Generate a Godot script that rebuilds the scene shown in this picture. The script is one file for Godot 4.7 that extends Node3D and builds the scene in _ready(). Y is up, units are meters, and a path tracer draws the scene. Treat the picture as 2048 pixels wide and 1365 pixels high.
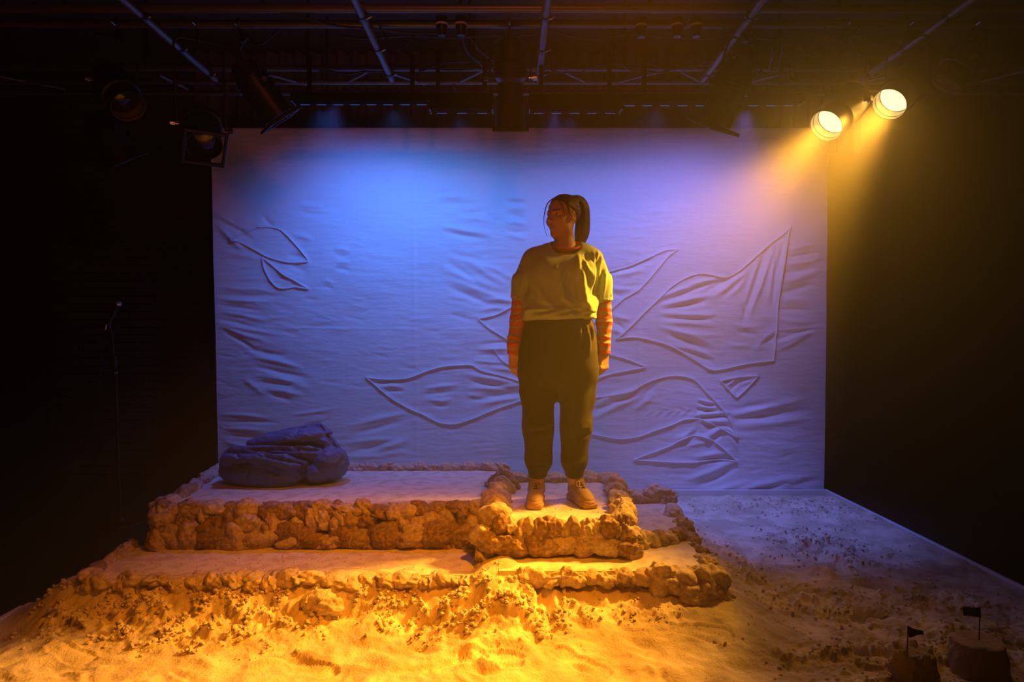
extends Node3D
# A small theatre: a figure on foam-edged sand steps before a stretched cloth, blue light behind, amber light in front.
# Points are measured from a camera 1.35 m above the floor that looks level along -Z with a lens of 1365 px.
const F := 1365.0
const CX := 1024.0
const HY := 671.0
const EYE := 1.35
const BACK := 5.78

var M := {}
var used := {}
var rng := RandomNumberGenerator.new()

func at(px: float, py: float, d: float) -> Vector3:
	return Vector3((px - CX) / F * d, EYE - (py - HY) / F * d, -d)

func on(px: float, py: float, y: float) -> Vector3:
	return at(px, py, (EYE - y) * F / (py - HY))

# ---------------------------------------------------------------- naming
func numbered(called: String) -> String:
	if not used.has(called):
		used[called] = 0
		return called
	used[called] += 1
	return "%s_%03d" % [called, used[called]]

func tag(o: Node, label := "", category := "", group := "", kind := "") -> Node:
	if label: o.set_meta("label", label)
	if category: o.set_meta("category", category)
	if group: o.set_meta("group", group)
	if kind: o.set_meta("kind", kind)
	return o

func thing(called: String, label: String, category: String, where := Vector3.ZERO, group := "") -> Node3D:
	var o := Node3D.new()
	o.name = numbered(called)
	add_child(o)
	o.position = where
	tag(o, label, category, group)
	return o

func part(called: String, mesh: Mesh, m: Material, parent: Node, xf := Transform3D()) -> MeshInstance3D:
	var o := MeshInstance3D.new()
	o.name = numbered(called) if parent == self else called
	o.mesh = mesh
	o.material_override = m
	o.transform = xf
	parent.add_child(o, true)
	return o

# ---------------------------------------------------------------- mesh builder
class B:
	var v := PackedVector3Array()
	var n := PackedVector3Array()
	var c := PackedColorArray()
	var uv := PackedVector2Array()
	var i := PackedInt32Array()
	var col := Color.WHITE
	func put(p: Vector3, nn: Vector3) -> int:
		v.append(p); n.append(nn); c.append(col)
		return v.size() - 1
	func tri(a: int, b: int, d: int) -> void:
		var g := (v[b] - v[a]).cross(v[d] - v[a])
		if g.dot(n[a] + n[b] + n[d]) > 0.0:
			i.append(a); i.append(d); i.append(b)
		else:
			i.append(a); i.append(b); i.append(d)
	func quad(a: Vector3, b: Vector3, d: Vector3, e: Vector3, nn: Vector3) -> void:
		var k := put(a, nn); put(b, nn); put(d, nn); put(e, nn)
		tri(k, k + 1, k + 2); tri(k, k + 2, k + 3)
	func box(size: Vector3, xf := Transform3D(), bev := 0.004) -> B:
		var h := size / 2.0
		bev = minf(bev, minf(h.x, minf(h.y, h.z)) * 0.6)
		var q := h - Vector3.ONE * bev
		for ax in 3:
			for s: float in [-1.0, 1.0]:
				var nn := Vector3.ZERO; nn[ax] = s
				var u := (ax + 1) % 3; var w := (ax + 2) % 3
				var pts := []
				for k in [[-1, -1], [1, -1], [1, 1], [-1, 1]]:
					var p := Vector3.ZERO
					p[ax] = s * h[ax]; p[u] = k[0] * q[u]; p[w] = k[1] * q[w]
					pts.append(xf * p)
				quad(pts[0], pts[1], pts[2], pts[3], (xf.basis * nn).normalized())
		for ax in 3:
			var u := (ax + 1) % 3; var w := (ax + 2) % 3
			for s: float in [-1.0, 1.0]:
				for t: float in [-1.0, 1.0]:
					var nn := Vector3.ZERO; nn[u] = s; nn[w] = t
					var a := Vector3.ZERO; var b := Vector3.ZERO
					a[u] = s * h[u]; a[w] = t * q[w]; b[u] = s * q[u]; b[w] = t * h[w]
					var a0 := a; var a1 := a; var b0 := b; var b1 := b
					a0[ax] = -q[ax]; b0[ax] = -q[ax]; a1[ax] = q[ax]; b1[ax] = q[ax]
					quad(xf * a0, xf * b0, xf * b1, xf * a1, (xf.basis * nn).normalized())
		for s: float in [-1.0, 1.0]:
			for t: float in [-1.0, 1.0]:
				for r: float in [-1.0, 1.0]:
					var nn := (xf.basis * Vector3(s, t, r)).normalized()
					var k := put(xf * Vector3(s * h.x, t * q.y, r * q.z), nn)
					put(xf * Vector3(s * q.x, t * h.y, r * q.z), nn); put(xf * Vector3(s * q.x, t * q.y, r * h.z), nn)
					tri(k, k + 1, k + 2)
		return self
	func tube(path: Array, rad, sides := 8, caps := true) -> B:
		var m := path.size()
		var up := Vector3.UP
		var rings := []
		for k in m:
			var t: Vector3 = (path[mini(k + 1, m - 1)] - path[maxi(k - 1, 0)]).normalized()
			if k == 0 and absf(t.dot(up)) > 0.9: up = Vector3.RIGHT
			var x := up.cross(t)
			x = x.normalized() if x.length() > 1e-4 else t.cross(Vector3.RIGHT).normalized()
			var y := t.cross(x).normalized()
			up = y
			var r: float = rad[k] if rad is Array or rad is PackedFloat32Array else rad
			var ring := []
			for s in sides + 1:
				var an := TAU * s / sides
				var nn := x * cos(an) + y * sin(an)
				ring.append(put(path[k] + nn * r, nn))
			rings.append(ring)
		for k in m - 1:
			for s in sides:
				tri(rings[k][s], rings[k + 1][s], rings[k + 1][s + 1])
				tri(rings[k][s], rings[k + 1][s + 1], rings[k][s + 1])
		if caps:
			for e in [0, m - 1]:
				var t: Vector3 = (path[0] - path[1]).normalized() if e == 0 else (path[m - 1] - path[m - 2]).normalized()
				var mid := put(path[e], t)
				var r2 := []
				for s in sides + 1: r2.append(put(v[rings[e][s]], t))
				for s in sides: tri(mid, r2[s], r2[s + 1])
		return self
	func lathe(prof: Array, sides := 24, xf := Transform3D(), smooth := false) -> B:
		var m := prof.size()
		for k in m - 1:
			var a: Vector2 = prof[k]; var b: Vector2 = prof[k + 1]
			var d := (b - a).normalized()
			var na := Vector2(d.y, -d.x); var nb := na
			if smooth:
				if k > 0: na = (na + (func(): var e: Vector2 = (a - prof[k - 1]).normalized(); return Vector2(e.y, -e.x)).call()).normalized()
				if k < m - 2: nb = (nb + (func(): var e: Vector2 = (prof[k + 2] - b).normalized(); return Vector2(e.y, -e.x)).call()).normalized()
			var base := v.size()
			for s in sides + 1:
				var an := TAU * s / sides
				var e := Vector3(cos(an), 0, sin(an))
				put(xf * (e * a.x + Vector3.UP * a.y), (xf.basis * (e * na.x + Vector3.UP * na.y)).normalized())
				put(xf * (e * b.x + Vector3.UP * b.y), (xf.basis * (e * nb.x + Vector3.UP * nb.y)).normalized())
			for s in sides:
				var q := base + s * 2
				if a.x > 1e-6: tri(q, q + 2, q + 1)
				if b.x > 1e-6: tri(q + 1, q + 2, q + 3)
		return self
	func prism(poly: PackedVector2Array, y0: float, y1: float, bev := 0.0) -> B:
		var t := Geometry2D.triangulate_polygon(poly)
		for y: float in [y0, y1]:
			var k := v.size()
			for p in poly: put(Vector3(p.x, y, p.y), Vector3.UP * signf(y - (y0 + y1) / 2))
			for q in range(0, t.size(), 3): tri(k + t[q], k + t[q + 1], k + t[q + 2])
		var sg := -1.0 if Geometry2D.is_polygon_clockwise(poly) else 1.0
		for k in poly.size():
			var a := poly[k]; var b := poly[(k + 1) % poly.size()]
			var e := (b - a).normalized()
			quad(Vector3(a.x, y0, a.y), Vector3(b.x, y0, b.y), Vector3(b.x, y1, b.y), Vector3(a.x, y1, a.y), Vector3(e.y, 0, -e.x) * sg)
		return self
	func smooth_normals() -> B:
		n.fill(Vector3.ZERO)
		for k in range(0, i.size(), 3):
			var a := i[k]; var b := i[k + 1]; var d := i[k + 2]
			var g := (v[d] - v[a]).cross(v[b] - v[a])
			n[a] += g; n[b] += g; n[d] += g
		for k in n.size(): n[k] = n[k].normalized()
		return self
	func mesh(colours := false) -> ArrayMesh:
		var arr := []
		arr.resize(Mesh.ARRAY_MAX)
		arr[Mesh.ARRAY_VERTEX] = v
		arr[Mesh.ARRAY_NORMAL] = n
		if colours: arr[Mesh.ARRAY_COLOR] = c
		if uv.size(): arr[Mesh.ARRAY_TEX_UV] = uv
		arr[Mesh.ARRAY_INDEX] = i
		var out := ArrayMesh.new()
		out.add_surface_from_arrays(Mesh.PRIMITIVE_TRIANGLES, arr)
		return out

# a field of heights over a grid whose rows and columns stand at given places
class Field:
	var xs: PackedFloat32Array
	var ys: PackedFloat32Array
	var h: PackedFloat32Array
	func _init(x: PackedFloat32Array, y: PackedFloat32Array):
		xs = x; ys = y
		h = PackedFloat32Array(); h.resize(x.size() * y.size())
	func span(a: PackedFloat32Array, lo: float, hi: float) -> Vector2i:
		return Vector2i(a.bsearch(lo), mini(a.bsearch(hi), a.size()))
	# a ridge (or groove) along a polyline, thinning towards its ends
	func stroke(p: Array, w: float, amp: float, taper := true, sharp := 1.0) -> void:
		var total := 0.0
		for k in p.size() - 1: total += p[k].distance_to(p[k + 1])
		var lo: Vector2 = p[0]; var hi: Vector2 = p[0]
		for q: Vector2 in p: lo = lo.min(q); hi = hi.max(q)
		var cx := span(xs, lo.x - w * 2.2, hi.x + w * 2.2)
		var cy := span(ys, lo.y - w * 2.2, hi.y + w * 2.2)
		for j in range(cy.x, cy.y):
			for i in range(cx.x, cx.y):
				var q := Vector2(xs[i], ys[j])
				var best := 1e9; var along := 0.0; var run := 0.0
				for k in p.size() - 1:
					var a: Vector2 = p[k]; var ab: Vector2 = p[k + 1] - a
					var l := ab.length()
					var t := clampf((q - a).dot(ab) / (l * l), 0.0, 1.0)
					var dd := (q - a - ab * t).length_squared()
					if dd < best: best = dd; along = run + l * t
					run += l
				var e := best / (w * w)
				if e < 4.8:
					var f := exp(-e * sharp)
					if taper: f *= pow(maxf(sin(PI * clampf(along / total, 0.0, 1.0)), 0.0), 1.1)
					h[j * xs.size() + i] += amp * f

# ---------------------------------------------------------------- signed distances, meshed as surface nets
class P:
	var kind := 0
	var a: Vector3
	var ab: Vector3
	var l2 := 1.0
	var ra := 0.0
	var rb := 0.0
	var k := 0.02
	var op := 0
	var inv: Transform3D
	var h: Vector3
	func d(p: Vector3) -> float:
		if kind == 0:
			var q := p - a
			var t := clampf(q.dot(ab) / l2, 0.0, 1.0)
			return (q - ab * t).length() - lerpf(ra, rb, t)
		if kind == 1:
			var q := inv * p
			var u := q / h
			var k0 := u.length()
			var k1 := (u / h).length()
			return k0 * (k0 - 1.0) / k1 if k1 > 1e-9 else -h.x
		if kind == 2:
			var q := (inv * p).abs() - h
			return q.max(Vector3.ZERO).length() + minf(maxf(q.x, maxf(q.y, q.z)), 0.0) - ra
		if kind == 3:
			var q := p - a
			var t := q.dot(ab) / l2
			var l := sqrt(l2)
			return maxf((q - ab * clampf(t, 0.0, 1.0)).length() - lerpf(ra, rb, clampf(t, 0.0, 1.0)), maxf(-t, t - 1.0) * l)
		return (p - a).dot(ab)

func cap(a: Vector3, b: Vector3, ra: float, rb: float, k := 0.02, op := 0) -> P:
	var p := P.new()
	p.a = a; p.ab = b - a; p.l2 = maxf(p.ab.length_squared(), 1e-9); p.ra = ra; p.rb = rb; p.k = k; p.op = op
	return p
func ell(c: Vector3, r: Vector3, k := 0.02, op := 0, turn := Basis()) -> P:
	var p := P.new()
	p.kind = 1; p.a = c; p.h = r; p.k = k; p.op = op; p.inv = Transform3D(turn, c).affine_inverse()
	return p
func rbox(c: Vector3, half: Vector3, r: float, k := 0.02, op := 0, turn := Basis()) -> P:
	var p := P.new()
	p.kind = 2; p.a = c; p.h = half - Vector3.ONE * r; p.ra = r; p.k = k; p.op = op; p.inv = Transform3D(turn, c).affine_inverse()
	return p
func cone(a: Vector3, b: Vector3, ra: float, rb: float, k := 0.02, op := 0) -> P:
	var p := cap(a, b, ra, rb, k, op)
	p.kind = 3
	return p
func half(c: Vector3, nn: Vector3, k := 0.002) -> P:   # keeps what lies behind the plane
	var p := P.new()
	p.kind = 4; p.a = c; p.ab = nn.normalized(); p.k = k; p.op = 2
	return p

func field(p: Vector3, L: Array) -> float:
	var d := 1000.0
	for q: P in L:
		var e: float
		if q.kind == 0:
			var w := p - q.a
			var t := clampf(w.dot(q.ab) / q.l2, 0.0, 1.0)
			e = (w - q.ab * t).length() - q.ra - (q.rb - q.ra) * t
		else:
			e = q.d(p)
		if q.op == 0:
			var hh := q.k - absf(d - e)
			d = minf(d, e)
			if hh > 0.0: d -= hh * hh / q.k * 0.25
		else:
			if q.op == 1: e = -e
			var hh := q.k - absf(d - e)
			d = maxf(d, e)
			if hh > 0.0: d += hh * hh / q.k * 0.25
	return d

func net(L: Array, cell: float, lo: Vector3, hi: Vector3, into: B) -> B:
	var nb := 5
	var bs := cell * nb
	var n := Vector3i(((hi - lo) / bs).ceil())
	var reach := bs * 0.8661
	var NX := n.x * nb + 2
	var NXY := NX * (n.y * nb + 2)
	var ids := {}
	var ek := PackedInt32Array()
	var w := nb + 1
	var vals := PackedFloat32Array(); vals.resize(w * w * w)
	var ea := PackedInt32Array(); var eb := PackedInt32Array()
	for e in 12:
		ea.append(EA[e][0] + w * (EA[e][1] + w * EA[e][2])); eb.append(EB[e][0] + w * (EB[e][1] + w * EB[e][2]))
	# coarse cells first: groups of blocks far from the surface are skipped together
	for gz in range(0, n.z, 3):
		for gy in range(0, n.y, 3):
			for gx in range(0, n.x, 3):
				var gc := lo + (Vector3(gx, gy, gz) + Vector3.ONE * 1.5) * bs
				var gd := field(gc, L)
				if absf(gd) > reach * 3.0 * 1.35 + cell: continue
				var wide := pick(L, gc, reach * 3.0)
				for bz in range(gz, mini(gz + 3, n.z)):
					for by in range(gy, mini(gy + 3, n.y)):
						for bx in range(gx, mini(gx + 3, n.x)):
							var o := lo + Vector3(bx, by, bz) * bs
							var c := o + Vector3.ONE * bs * 0.5
							if absf(field(c, wide)) > reach * 1.35 + cell: continue
							var near := pick(wide, c, reach)
							var k := 0
							var neg := 0
							for z in w:
								for y in w:
									for x in w:
										var f := field(o + Vector3(x, y, z) * cell, near)
										vals[k] = f
										if f < 0.0: neg += 1
										k += 1
							if neg == 0 or neg == w * w * w: continue
							for z in nb:
								for y in nb:
									for x in nb:
										k = x + w * (y + w * z)
										var cnt := 0
										var total := Vector3.ZERO
										for e in 12:
											var va := vals[k + ea[e]]; var vb := vals[k + eb[e]]
											if (va < 0.0) != (vb < 0.0):
												total += EAV[e].lerp(EBV[e], va / (va - vb))
												cnt += 1
										if cnt == 0: continue
										var g := (bx * nb + x) + NX * (by * nb + y) + NXY * (bz * nb + z)
										ids[g] = into.v.size()
										into.v.append(o + (Vector3(x, y, z) + total / cnt) * cell)
										into.n.append(Vector3.ZERO)
										into.c.append(into.col)
										var cx := vals[k] < 0.0
										if cx != (vals[k + 1] < 0.0): ek.append(g); ek.append(0 if cx else 3)
										if cx != (vals[k + w] < 0.0): ek.append(g); ek.append(1 if cx else 4)
										if cx != (vals[k + w * w] < 0.0): ek.append(g); ek.append(2 if cx else 5)
	for e in range(0, ek.size(), 2):
		var g := ek[e]
		var ax := ek[e + 1] % 3
		var u := NX if ax == 0 else (NXY if ax == 1 else 1)
		var v := NXY if ax == 0 else (1 if ax == 1 else NX)
		if not (ids.has(g - u) and ids.has(g - v) and ids.has(g - u - v)): continue
		var a: int = ids[g]; var b: int = ids[g - u]; var c: int = ids[g - u - v]; var d: int = ids[g - v]
		if ek[e + 1] < 3:
			into.i.append_array([a, c, b, a, d, c])
		else:
			into.i.append_array([a, b, c, a, c, d])
	return into

# the shapes that can matter within reach of a point
func pick(L: Array, c: Vector3, reach: float) -> Array:
	var best := 1e9
	var ds := PackedFloat32Array()
	for q: P in L:
		var e := q.d(c)
		ds.append(e)
		if q.op == 0: best = minf(best, e)
	var near := []
	for k in L.size():
		var q: P = L[k]
		if q.op == 0 and ds[k] > best + 2.0 * reach + q.k: continue
		if q.op == 1 and ds[k] > 1.5 * reach + q.k: continue
		if q.op == 2 and ds[k] < -1.5 * reach - q.k: continue
		near.append(q)
	return near

const EA := [[0,0,0],[0,1,0],[0,0,1],[0,1,1],[0,0,0],[1,0,0],[0,0,1],[1,0,1],[0,0,0],[1,0,0],[0,1,0],[1,1,0]]
const EB := [[1,0,0],[1,1,0],[1,0,1],[1,1,1],[0,1,0],[1,1,0],[0,1,1],[1,1,1],[0,0,1],[1,0,1],[0,1,1],[1,1,1]]
var EAV := PackedVector3Array()
var EBV := PackedVector3Array()

# ---------------------------------------------------------------- materials
func mat(c: Color, rough := 0.7, metal := 0.0) -> StandardMaterial3D:
	var m := StandardMaterial3D.new()
	m.albedo_color = c
	m.roughness = rough
	m.metallic = metal
	return m

func noise_tex(freq: float, seed_: int, size := 512, oct := 4, kind := FastNoiseLite.TYPE_SIMPLEX_SMOOTH) -> NoiseTexture2D:
	var n := FastNoiseLite.new()
	n.noise_type = kind
	n.frequency = freq
	n.seed = seed_
	n.fractal_octaves = oct
	var t := NoiseTexture2D.new()
	t.width = size; t.height = size
	t.noise = n
	t.seamless = true
	return t

func ramp(t: NoiseTexture2D, a: Color, b: Color, lo := 0.3, hi := 0.7) -> NoiseTexture2D:
	var g := Gradient.new()
	g.offsets = PackedFloat32Array([lo, hi])
	g.colors = PackedColorArray([a, b])
	t.color_ramp = g
	return t

func bumpy(m: StandardMaterial3D, t: Texture2D, cm: float, scale: float, flat := false) -> StandardMaterial3D:
	m.heightmap_enabled = true
	m.heightmap_texture = t
	m.heightmap_scale = cm
	m.uv1_triplanar = not flat
	m.uv1_world_triplanar = not flat
	m.uv1_scale = Vector3.ONE * scale
	return m

func fnl(freq: float, seed_: int, oct := 3, kind := FastNoiseLite.TYPE_SIMPLEX_SMOOTH) -> FastNoiseLite:
	var n := FastNoiseLite.new()
	n.noise_type = kind
	n.frequency = freq
	n.seed = seed_
	n.fractal_octaves = oct
	return n

func spot(called: String, from: Vector3, to: Vector3, c: Color, energy: float, angle: float, soft := 1.0, size := 0.06, parent: Node = self) -> SpotLight3D:
	var l := SpotLight3D.new()
	l.name = called
	parent.add_child(l, true)
	var up := Vector3.UP if absf((to - from).normalized().y) < 0.98 else Vector3.FORWARD
	l.look_at_from_position(from, to, up)
	l.light_color = c
	l.light_energy = energy
	l.spot_angle = angle
	l.spot_angle_attenuation = soft
	l.spot_range = 14.0
	l.spot_attenuation = 2.0
	l.light_size = size
	l.shadow_enabled = true
	return l

# ================================================================ the scene
func _ready() -> void:
	rng.seed = 7
	for e in 12:
		EAV.append(Vector3(EA[e][0], EA[e][1], EA[e][2]))
		EBV.append(Vector3(EB[e][0], EB[e][1], EB[e][2]))
	# camera
	var cam := Camera3D.new()
	cam.name = "camera"
	add_child(cam)
	cam.position = Vector3(0, EYE, 0)
	cam.near = 0.05
	cam.far = 60.0
	cam.projection = Camera3D.PROJECTION_FRUSTUM
	cam.size = 0.05
	cam.frustum_offset = Vector2(0, -0.05 * (682.5 - HY) / F)
	cam.current = true
	# air and exposure: a windowless room filled with thin stage haze
	var we := WorldEnvironment.new()
	we.name = "environment"
	var env := Environment.new()
	env.background_mode = Environment.BG_COLOR
	env.background_color = Color.BLACK
	env.tonemap_mode = Environment.TONE_MAPPER_LINEAR
	env.tonemap_exposure = 1.0
	env.sdfgi_enabled = true
	env.ssao_enabled = true
	env.ssil_enabled = true
	env.volumetric_fog_enabled = true
	env.volumetric_fog_density = 0.047
	env.volumetric_fog_albedo = Color(1, 1, 1)
	env.volumetric_fog_anisotropy = 0.72
	we.environment = env
	add_child(we)
	lights()
	materials()
	room()
	backdrop()
	sand()
	steps()
	person()
	jacket()
	microphone()
	castles()
	rig()

# the large lamps: each shines from the lens of a lantern that rig() hangs at the same place
const BLUE_AT := [[-1.32, 2.905, -4.72], [-0.82, 2.905, -4.72], [-0.36, 2.85, -4.72], [0.40, 2.85, -4.72], [1.0, 2.91, -4.72], [1.62, 2.91, -4.72]]
const BLUE_TO := Vector3(0.0, -0.715, -0.70)
const DOWN_AT := [[-1.2, 2.905, -4.60], [0.28, 2.85, -4.60], [1.6, 2.91, -4.68]]
const DOWN_TO := Vector3(0.0, -1.0, 0.03)
const AMBER_A := Vector3(1.88, 2.6, -4.1)
const AMBER_B := Vector3(2.26, 2.73, -4.1)
const AMBER_A_TO := Vector3(-0.675, -0.625, 0.39)
const AMBER_B_TO := Vector3(-0.67, -0.63, 0.395)
const FRONT_AMBER := Vector3(0.75, 3.3, -1.9)
const FRONT_TO := Vector3(-0.6, 0.0, -2.8)
const SKIM := Vector3(0.9, 3.62, -1.7)
const SKIM_TO := Vector3(0.2, 3.45, -4.6)
const WASH := Vector3(0.1, 3.3, -0.6)
const WASH_TO := Vector3(-0.7, 1.45, -5.0)

func lights() -> void:
	# blue light battens before the cloth, shining back and down its face
	var blues := [Color(0.25, 0.49, 1.0), Color(0.25, 0.55, 1.0), Color(0.26, 0.55, 1.0), Color(0.34, 0.53, 1.0), Color(0.46, 0.53, 1.0), Color(0.58, 0.54, 1.0)]
	for k in 6:
		var p := Vector3(BLUE_AT[k][0], BLUE_AT[k][1], BLUE_AT[k][2])
		spot("blue_light", p, p + BLUE_TO, blues[k], [2.2, 1.45, 1.05, 1.0, 1.15, 1.55][k], 59.0, 1.0, 0.05)
	# their downward cells, blue back light on the platforms and the far sand
	for k in 3:
		var p := Vector3(DOWN_AT[k][0], DOWN_AT[k][1], DOWN_AT[k][2])
		spot("blue_light", p, p + (DOWN_TO if k < 2 else Vector3(0.05, -1.0, -0.12)), Color(0.40, 0.48, 1.0), [2.8, 2.2, 7.5][k], 28.0, 1.0, 0.05)
	# the two amber lanterns in view, aimed across the stage, past the figure, at the sand
	spot("amber_light", AMBER_A, AMBER_A + AMBER_A_TO, Color(1.0, 0.67, 0.20), 33.0, 20.5, 1.0, 0.07)
	spot("amber_light", AMBER_B, AMBER_B + AMBER_B_TO, Color(1.0, 0.67, 0.20), 33.0, 21.0, 1.0, 0.07)
	# what their lenses spill to the sides
	spot("amber_light", AMBER_A, AMBER_A + AMBER_A_TO, Color(1.0, 0.70, 0.26), 1.1, 50.0, 1.0, 0.08)
	spot("amber_light", AMBER_B, AMBER_B + AMBER_B_TO, Color(1.0, 0.70, 0.26), 1.1, 50.0, 1.0, 0.08)
	# amber lantern on the front pipe, straight down on the sand
	spot("amber_light", FRONT_AMBER, FRONT_TO, Color(1.0, 0.55, 0.0), 18.0, 24.0, 1.0, 0.07)
	# a dim amber lantern under the ceiling, skimming the pipes
	spot("amber_light", SKIM, SKIM_TO, Color(1.0, 0.56, 0.22), 2.0, 30.0, 1.0, 0.06)
	# dim red wash from the back of the house
	spot("red_light", WASH, WASH_TO, Color(1.0, 0.42, 0.34), 2.0, 50.0, 1.0, 0.1)

func materials() -> void:
	M.cloth = mat(Color(0.86, 0.86, 0.86), 0.75)
	M.cloth.rim_enabled = true
	M.cloth.rim = 0.2
	bumpy(M.cloth, noise_tex(0.011, 3, 512, 5), 0.35, 1.6, true)
	M.cloth.uv1_scale = Vector3(0.7, 2.6, 1.0)
	M.cord = mat(Color(0.88, 0.87, 0.86), 0.7)
	M.white_paint = mat(Color(0.84, 0.84, 0.83), 0.6)
	M.black_paint = bumpy(mat(Color(0.075, 0.072, 0.07), 0.85), noise_tex(0.02, 11), 0.15, 1.2)
	M.brick = []
	for k in 4:
		M.brick.append(bumpy(mat(Color(0.21 + 0.02 * k, 0.155 + 0.012 * k, 0.135 + 0.01 * k), 0.8), noise_tex(0.03, 5), 0.25, 3.0))
	M.mortar = mat(Color(0.085, 0.08, 0.078), 0.9)
	M.floor = bumpy(mat(Color(0.055, 0.053, 0.05), 0.55), noise_tex(0.02, 12), 0.06, 1.5)
	M.ceiling = bumpy(mat(Color(0.24, 0.225, 0.22), 0.9), noise_tex(0.012, 14), 0.6, 0.6)
	var tone := ramp(noise_tex(0.006, 21, 512, 5), Color(0.74, 0.67, 0.57), Color(0.86, 0.80, 0.70))
	M.sand = bumpy(mat(Color.WHITE, 0.95), noise_tex(0.06, 22, 1024, 4), 0.22, 1.1, true)
	M.sand.albedo_texture = tone
	M.clod = mat(Color(0.80, 0.735, 0.635), 0.95)
	M.foam = bumpy(mat(Color.WHITE, 0.9), noise_tex(0.05, 31, 512, 3, FastNoiseLite.TYPE_CELLULAR), 0.35, 3.0)
	M.foam.albedo_texture = ramp(noise_tex(0.03, 32, 512, 5), Color(0.68, 0.60, 0.50), Color(0.84, 0.77, 0.68))
	M.foams = [M.foam]
	for q in [[Color(0.50, 0.40, 0.30), Color(0.74, 0.65, 0.54), 33], [Color(0.42, 0.32, 0.23), Color(0.66, 0.55, 0.43), 34], [Color(0.60, 0.52, 0.42), Color(0.80, 0.72, 0.62), 35]]:
		var m: StandardMaterial3D = M.foam.duplicate()
		m.albedo_texture = ramp(noise_tex(0.025, q[2], 512, 5), q[0], q[1])
		M.foams.append(m)
	M.top = bumpy(mat(Color.WHITE, 0.9), noise_tex(0.05, 41, 512, 4), 0.08, 1.6)
	M.top.albedo_texture = ramp(noise_tex(0.012, 42, 512, 6), Color(0.78, 0.72, 0.65), Color(0.87, 0.82, 0.76), 0.25, 0.6)
	M.drape = mat(Color(0.30, 0.32, 0.42), 0.9)
	M.steel = mat(Color(0.40, 0.39, 0.38), 0.42, 0.6)
	M.black_metal = mat(Color(0.045, 0.045, 0.047), 0.42, 0.2)
	M.batten = mat(Color(0.04, 0.04, 0.042), 0.95)
	M.batten.metallic_specular = 0.1
	M.dark_metal = mat(Color(0.10, 0.10, 0.105), 0.3, 0.6)
	M.barrel = mat(Color(0.62, 0.60, 0.57), 0.45, 0.6)
	M.chrome = mat(Color(0.72, 0.72, 0.72), 0.18, 1.0)
	M.cable = mat(Color(0.03, 0.03, 0.03), 0.6)
	M.plain_white = mat(Color(0.70, 0.69, 0.67), 0.6)

# ---------------------------------------------------------------- the room
func room() -> void:
	var shell := func(called: String, size: Vector3, where: Vector3, m: Material) -> void:
		tag(part(called, B.new().box(size, Transform3D(), 0.0).mesh(), m, self, Transform3D(Basis(), where)), "", "", "", "structure")
	shell.call("floor", Vector3(10.4, 0.2, 9.4), Vector3(0, -0.1, -2.6), M.floor)
	shell.call("ceiling", Vector3(10.4, 0.2, 9.4), Vector3(0, 3.95, -2.6), M.ceiling)
	shell.call("wall_left", Vector3(0.2, 4.05, 9.4), Vector3(-4.6, 1.925, -2.6), M.black_paint)
	shell.call("wall_right", Vector3(0.2, 4.05, 9.4), Vector3(4.3, 1.925, -2.6), M.black_paint)
	shell.call("wall_front", Vector3(10.4, 4.05, 0.2), Vector3(0, 1.925, 2.0), M.black_paint)
	# the brick back wall: joints recessed, bricks proud
	var wz := -6.62
	var wall: MeshInstance3D = part("wall_back", B.new().box(Vector3(10.4, 4.05, 0.2), Transform3D(), 0.0).mesh(), M.mortar, self, Transform3D(Basis(), Vector3(0, 1.925, wz - 0.115)))
	tag(wall, "", "", "", "structure")
	var bl := 0.225; var bh := 0.075
	var one := B.new().box(Vector3(0.214, 0.065, 0.04), Transform3D(), 0.004).mesh()
	var rest := B.new()
	var r := RandomNumberGenerator.new(); r.seed = 3
	var made := 0
	for row in 50:
		for k in range(-20, 20):
			var x := (k + (0.5 if row % 2 else 0.0)) * bl
			if x > -2.75 or x < -4.4: continue
			var y := 0.04 + row * bh
			var xf := Transform3D(Basis.from_euler(Vector3(0, r.randf_range(-0.012, 0.012), r.randf_range(-0.006, 0.006))), Vector3(x, y, wz - 0.012 + r.randf_range(-0.004, 0.003)))
			# the bricks that show left of the cloth are pieces of their own; the others, lost in the dark, are one mesh
			if x < 0 and row > 3 and row < 41 and made < 300 and x > -4.25:
				made += 1
				part("brick", one, M.brick[r.randi() % 4], wall, wall.transform.affine_inverse() * xf)
			else:
				rest.box(Vector3(0.214, 0.065, 0.04), wall.transform.affine_inverse() * xf, 0.004)
	tag(part("bricks_far", rest.mesh(), M.brick[1], wall), "", "", "", "stuff")

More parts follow.
